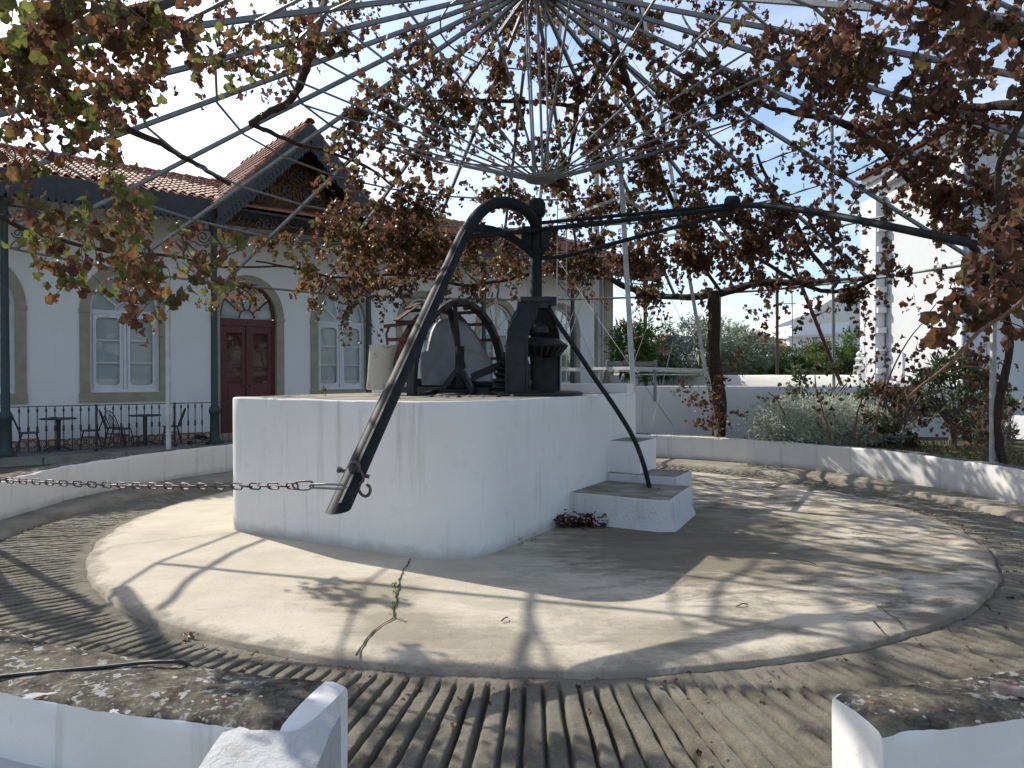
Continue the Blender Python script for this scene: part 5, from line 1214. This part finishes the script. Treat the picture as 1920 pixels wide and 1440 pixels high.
random.seed(21)
def fill(x0, y0, w, h, dens, pxleaf=None):
    if dens <= 0: return
    cover = min(.97, dens/9.3); lam = -math.log(1-cover)
    p = onperg(x0+w/2, max(y0+h/2, -60))
    if p is None: return
    d = p[1]; lp = .135*FPX/d; area = lp*lp*.25
    n = lam*w*h/area; ns = n/6.5; ns *= 1.65; k = int(ns)+(random.random() < ns-int(ns)); sg = .115*FPX/d
    nc = max(1, int(k/7)); cs = [(x0+random.random()*w, y0+random.random()*h) for _ in range(nc)]
    for _ in range(k):
        c0_ = random.choice(cs)
        x, y = random.gauss(c0_[0], sg), random.gauss(c0_[1], sg*.8) - .16*FPX/d
        q = onperg(x, y)
        if q is None or q[1] < 1.2: continue
        if x < 440 and y > 190:
            if random.random() < (.76 if x < 250 else .88): continue
            q = np.array(at(x, y-30, random.uniform(4.5, 6.2)))
        q = np.array(q)+[0, 0, random.uniform(-.12, .06)]
        who(x).shoot(q, random.choice((4, 5, 6, 7, 8)), random.uniform(.125, .17))
for r_, row in enumerate(DEN):
    for c_, ch_ in enumerate(row):
        fill(c_*64, r_*64, 64, 64, int(ch_)*(1.0 if int(ch_) < 8 else 1.02))
for c_, ch_ in enumerate("000000875545355677756752"+"899999"): fill(c_*64, -70, 64, 64, int(ch_)*.7)
for r_ in range(7):
    fill(1925, r_*64, 64, 64, 6)
def pp_(*q): return [tuple(onperg(*a)) if len(a) == 2 else at(*a) for a in q]
# trunks and main branches
vm.branch([pol(6.85, 35.5, .35), pol(6.83, 35.8, 1.2), pol(6.8, 35.0, 2.2), pol(6.75, 35.0, 3.0), pol(6.8, 34.6, 3.45)], .15, .12, 'trunk', wob=.03)
vm.branch(pp_((1350, 552), (1300, 556), (1240, 556), (1180, 540), (1140, 520), (1100, 504), (1060, 502), (1000, 512), (930, 528), (870, 534), (800, 520), (740, 515), (640, 520), (560, 505), (480, 490)), .075, .015)
vm.branch(pp_((1350, 550), (1420, 532), (1480, 530), (1560, 528), (1640, 518)), .085, .04)
vm.branch(pp_((1350, 545), (1300, 470), (1270, 400), (1240, 330), (1215, 250), (1180, 160), (1150, 80), (1140, 0)), .034, .055)
vm.branch(pp_((1180, 160), (1130, 130), (1100, 165), (1080, 195), (1030, 192), (960, 190), (900, 188), (850, 186), (800, 190), (760, 175)), .045, .018)
vm.branch(pp_((1080, 195), (1075, 260), (1060, 330)), .05, .02); vm.branch(pp_((850, 490), (870, 470), (900, 500), (905, 530)), .04, .03)
vm.branch(pp_((1560, 528), (1520, 470), (1480, 400), (1440, 340), (1420, 290)), .045, .02)
vr.branch(pp_((1640, 518), (1600, 540), (1540, 545), (1480, 520), (1430, 490), (1390, 470)), .05, .03)
vr.branch([pol(6.95, 80.5, .35), pol(6.9, 80.0, 1.2), pol(6.95, 81, 2.2), pol(6.85, 80, 3.2), pol(6.7, 80, 3.5)], .06, .045, 'trunk', wob=.05)
vr.branch(pp_((1830, 470), (1760, 400), (1700, 330), (1640, 262), (1560, 225), (1500, 215), (1440, 200), (1400, 170), (1340, 120), (1280, 30)), .055, .02)
vr.branch(pp_((1920, 200), (1840, 200), (1740, 215), (1640, 240), (1560, 225)), .05, .035); vr.branch(pp_((1920, 60), (1800, 20), (1700, -20), (1600, -40)), .055, .04)
vl.branch([pol(6.9, -100, .35), pol(6.88, -100, 1.5), pol(6.9, -101, 2.6), pol(6.8, -100, 3.5)], .12, .10, 'trunk', wob=.06)
vl.branch(pp_((-40, 440), (-60, 250), (-20, 120), (60, 70), (130, 42), (200, 30), (260, 20), (360, -10)), .075, .05)
vl.branch(pp_((60, 70), (100, 150), (180, 210), (260, 250), (330, 285), (380, 315), (430, 345)), .05, .03); vl.branch(pp_((470, 232), (500, 212), (540, 190), (560, 160), (575, 120), (590, 70), (610, -10)), .04, .06)
vl.branch(pp_((470, 232), (500, 245), (530, 258), (560, 270), (640, 292), (700, 320), (740, 350)), .035, .02)
vl.branch(pp_((-20, 400), (80, 440), (200, 470), (320, 480), (420, 500), (520, 500), (600, 506)), .035, .015)
vl.branch(pp_((220, 110), (235, 90), (250, 60), (262, 20)), .05, .04)
# single hanging runs: (x0, y0, x1, y1, distance or None for the pergola ring, leaves, size)
def run(v, x0, y0, x1, y1, Y, n, size, spread=.05, colr=None):
    a = np.array(at(x0, y0, Y) if Y else onperg(x0, y0)); b = np.array(at(x1, y1, a[1]+(0 if Y else 0)))
    for i in range(n):
        t = (i+random.random()*.6)/n; p = a+(b-a)*t+np.array([random.gauss(0, spread), random.gauss(0, spread), random.gauss(0, spread*.5)])
        v.leaf(p, size*random.uniform(.7, 1.2), colr)
    v.tw.sweep([tuple(a), tuple((a+b)/2+np.array([.01, 0, 0])), tuple(b)], .004, 3)
# far ones
run(vm, 632, 500, 655, 650, None, 60, .11, .10); run(vm, 735, 520, 712, 620, None, 26, .10, .06); run(vm, 690, 600, 712, 640, None, 12, .10, .05)
run(vl, 300, 560, 292, 632, None, 14, .10, .05); run(vl, 370, 560, 400, 590, None, 14, .10, .07)
run(vm, 1240, 560, 1250, 640, None, 34, .10, .10); run(vm, 1185, 580, 1192, 640, None, 14, .10, .05); run(vm, 1240, 640, 1250, 665, None, 12, .10, .08)
run(vm, 1440, 570, 1432, 640, None, 30, .12, .08); run(vm, 1395, 575, 1420, 600, None, 14, .12, .07); run(vm, 1470, 570, 1478, 590, None, 12, .10, .04)
run(vr, 1530, 560, 1545, 600, None, 40, .12, .16); run(vr, 1505, 590, 1492, 625, None, 14, .11, .05); run(vr, 1615, 540, 1622, 640, None, 60, .11, .11); run(vr, 1620, 640, 1625, 700, None, 20, .10, .10)
run(vm, 1330, 560, 1335, 600, None, 16, .10, .08)
# growth round the trunk foot
for q in ((1340, 700, 1330, 800, 60, .13), (1290, 745, 1330, 760, 40, .14), (1260, 740, 1300, 720, 22, .10), (1300, 790, 1345, 800, 40, .10), (1365, 690, 1395, 650, 26, .09), (1375, 770, 1400, 780, 14, .06), (1440, 745, 1470, 760, 30, .10), (1475, 720, 1465, 790, 22, .10), (1345, 700, 1350, 815, 60, .10)):
    a_ = atz(1340, 820, .45); run(vm, q[0], q[1], q[2], q[3], 14.3, int(q[4]*1.0), .105, q[5])
for q in ((1850, 640, 1850, 830, 120, .22), (1800, 660, 1850, 680, 60, .12), (1840, 700, 1880, 760, 60, .16), (1780, 800, 1860, 830, 60, .12), (1720, 640, 1700, 780, 60, .18), (1660, 700, 1740, 800, 70, .22), (1760, 600, 1770, 660, 30, .12), (1610, 700, 1640, 760, 36, .18), (1530, 730, 1560, 800, 26, .12), (1680, 650, 1620, 690, 22, .10)):
    run(vr, q[0], q[1], q[2], q[3], 11.4 if q[0] > 1700 else 13.0, int(q[4]*1.0), .11, q[5])
for st in (((1560, 830, 12.9), (1545, 780, 12.9), (1530, 730, 12.9)), ((1640, 830, 12.4), (1650, 760, 12.4), (1690, 660, 12.4), (1755, 570, 12.4)), ((1600, 830, 12.9), (1612, 760, 12.9), (1640, 700, 12.9)), ((1840, 690, 10.9), (1790, 690, 10.9), (1740, 710, 10.9)), ((1480, 810, 13.6), (1462, 760, 13.6), (1440, 735, 13.6))):
    vr.branch([at(*q) for q in st], .02, .008, 'shoot', TWIG)
# near shoots that hang in front of the camera
vr.branch([at(2140, 60, 4.4), at(2060, 330, 4.2), at(1990, 470, 4.05), at(1920, 560, 4.0), at(1840, 622, 4.0), at(1780, 680, 4.0), at(1700, 748, 4.05)], .016, .008, 'shoot', TWIG, wob=.015)
vr.branch([at(2060, 330, 4.2), at(1960, 440, 4.2), at(1880, 520, 4.2), at(1800, 590, 4.25)], .014, .007, 'shoot', TWIG, wob=.015)
vr.branch([at(1945, 180, 6.0), at(1895, 260, 6.0), at(1870, 330, 6.0), at(1880, 420, 6.0)], .03, .02, 'shoot', BARK, wob=.02)
for q in ((1800, 560, 1840, 600, 4.1, 26, .10), (1850, 480, 1920, 560, 4.15, 34, .13), (1880, 440, 1930, 470, 4.2, 22, .12), (1780, 590, 1760, 650, 4.05, 12, .06), (1880, 600, 1930, 620, 4.1, 12, .08), (1900, 350, 1930, 420, 4.3, 16, .12)):
    run(vr, q[0], q[1], q[2], q[3], q[4], q[5], .135, q[6])
for q in ((110, 400, 80, 500, 5.6, 26, .09), (110, 500, 150, 545, 5.6, 12, .04), (170, 430, 185, 510, 5.6, 10, .05), (30, 290, 20, 360, 5.2, 26, .10), (210, 330, 235, 400, 7.5, 40, .07), (230, 400, 250, 520, 8.5, 60, .09), (270, 400, 280, 440, 8.5, 20, .04), (330, 460, 420, 560, 10, 60, .18)):
    run(vl, q[0], q[1], q[2], q[3], q[4], q[5], .125, q[6])
for v_ in (vl, vm, vr): v_.pal = [tuple(min(.5, q*1.28) for q in c) for c in v_.pal]; v_.C = [c*1.28 for c in v_.C]; v_.finish()

# ================================================================== SMALL THINGS ON THE GROUND
hz_ = thing('hose', at(180, 1262, 3.0), "black rubber cable lying across the lichen covered top of the left wall", "cable")
MB().sweep(curve([atz(-120, 1290, .52), atz(0, 1269, .515), atz(90, 1260, .515), atz(200, 1250, .515), atz(265, 1243, .52), atz(310, 1241, .525), (atz(352, 1246, .50)), (atz(372, 1256, .44)[0]+.02, atz(372, 1256, .44)[1]+.12, .30)], 6), .0085, 8).build('cable_run', RUBBER, hz_, 60)
pl = thing('leaf_pile', atz(1072, 990, 0), "small heap of dry brown leaves against the block beside the bottom step", "leaves"); pl['kind'] = 'stuff'
def litter(pts, name, parent, sz=.09, cols=None, lift=.02):
    Vs, Fs, Cs = [], [], []; b = 0; cols = cols or [(.12, .05, .035), (.09, .04, .03), (.17, .10, .05)]
    for p in pts:
        V, F = LV[random.randrange(len(LV))]; M = np.array(Matrix.Rotation(random.uniform(0, 6.28), 3, 'Z') @ Matrix.Rotation(random.gauss(0, .35), 3, 'X')); s_ = sz*random.uniform(.5, 1.2)
        Vs.append((V*s_)@M.T+np.array(p)+[0, 0, lift+.02*random.random()]); Fs.append(np.array(F)+b); b += len(V); Cs.append(np.repeat(np.array([random.choice(cols)])*random.uniform(.7, 1.3), len(V), 0))
    o = np_mesh(name, np.concatenate(Vs), np.concatenate(Fs), VLEAF, cols=np.concatenate(Cs), parent=parent, org=ORG[parent.name] if parent else (0, 0, 0)); return o
c = atz(1078, 988, 0); o = litter([(c[0]+random.gauss(0, .15)+.05, c[1]+random.gauss(0, .05)-.02, max(0, random.gauss(.04, .05))) for _ in range(150)], 'leaves', pl, .09); o['kind'] = 'stuff'
sc_ = []
for _ in range(420): a = random.uniform(-60, 210); r_ = random.choice((random.uniform(4.99, 5.15), random.uniform(5.0, 5.5), random.uniform(5.6, 6.4))); p = pol(r_, a, -.03 if r_ < 5.7 else .02); sc_.append(p)
o = litter(sc_, 'leaf_litter', None, .042, lift=-.012); tag(o, "scattered dry leaves and bits lying in the grooves of the round track", "leaves", kind='stuff')
p = atz(365, 1192, -.04); t = thing('weed', p, "small green weed with a red leaf at the platform's lower left edge", "plant"); litter([(p[0]+random.gauss(0, .03), p[1]+random.gauss(0, .02), -.02+.03*random.random()) for _ in range(9)], 'foliage', t, .05, [(.09, .14, .03), (.05, .09, .02), (.16, .06, .04)], lift=-.03)
for x, y, n_, lb in ((740, 1118, 26, "tiny green weeds in the upper part of the platform crack"), (736, 1158, 18, "tiny green weeds lower down in the platform crack"), (975, 1028, 16, "tiny weeds at the base of the block's rounded corner"), (1000, 1018, 12, "small weed at the block's foot, nearer the steps")):
    p = atz(x, y, 0); t = thing('weed', p, lb, "weed"); foliage('foliage', (p[0], p[1], .015), (.028, .02, .012), n_*2, .022, .008, [(.07, .13, .03), (.10, .15, .04)], t, seed=x, zmin=.004)
p = at(610, 727, 7.4); t = thing('weed', atz(611, 736, 1.5), "small weed growing on top of the block at its left part", "weed"); q = at(611, 733, 8.6); foliage('foliage', (q[0], q[1], 1.54), (.06, .05, .03), 50, .04, .012, [(.07, .13, .03)], t, seed=77, zmin=1.5)
t = thing('potless_plant', HW(6.0, -1.75, 0), "low dark weed growing at the veranda edge left of the door column", "plant"); q = HW(5.35, -1.8, .1); foliage('foliage', (q[0], q[1], .12), (.28, .16, .12), 260, .07, .02, [(.06, .07, .035), (.10, .06, .04)], t, seed=78)
for x0, y0, x1, y1, lb in ((1480, 1048, 1530, 1058, "thin dark twig lying on the right part of the platform"), (1380, 1137, 1402, 1133, "short reddish twig on the platform below the long twig"), (940, 1164, 952, 1158, "tiny twig on the front of the platform")):
    a, b = np.array(atz(x0, y0, .012)), np.array(atz(x1, y1, .012)); tag(MB().sweep([a, (a+b)/2+[.01, .01, .012], b], .005, 5).build('twig', TWIG), lb, "twig")
st_ = MB(); rr_ = [(.0, 0)]; q = atz(1900, 1298, .52); st_.sweep([(q[0]-.05, q[1]+.06, .52), (q[0]+.16, q[1]-.10, .525)], (.018, .014)); tag(st_.build('wood_offcut', simple("peeling_wood", (.40, .36, .32), (.22, .10, .08), 20, .9, .6)), "short piece of peeling wood on top of the right foreground wall", "offcut")
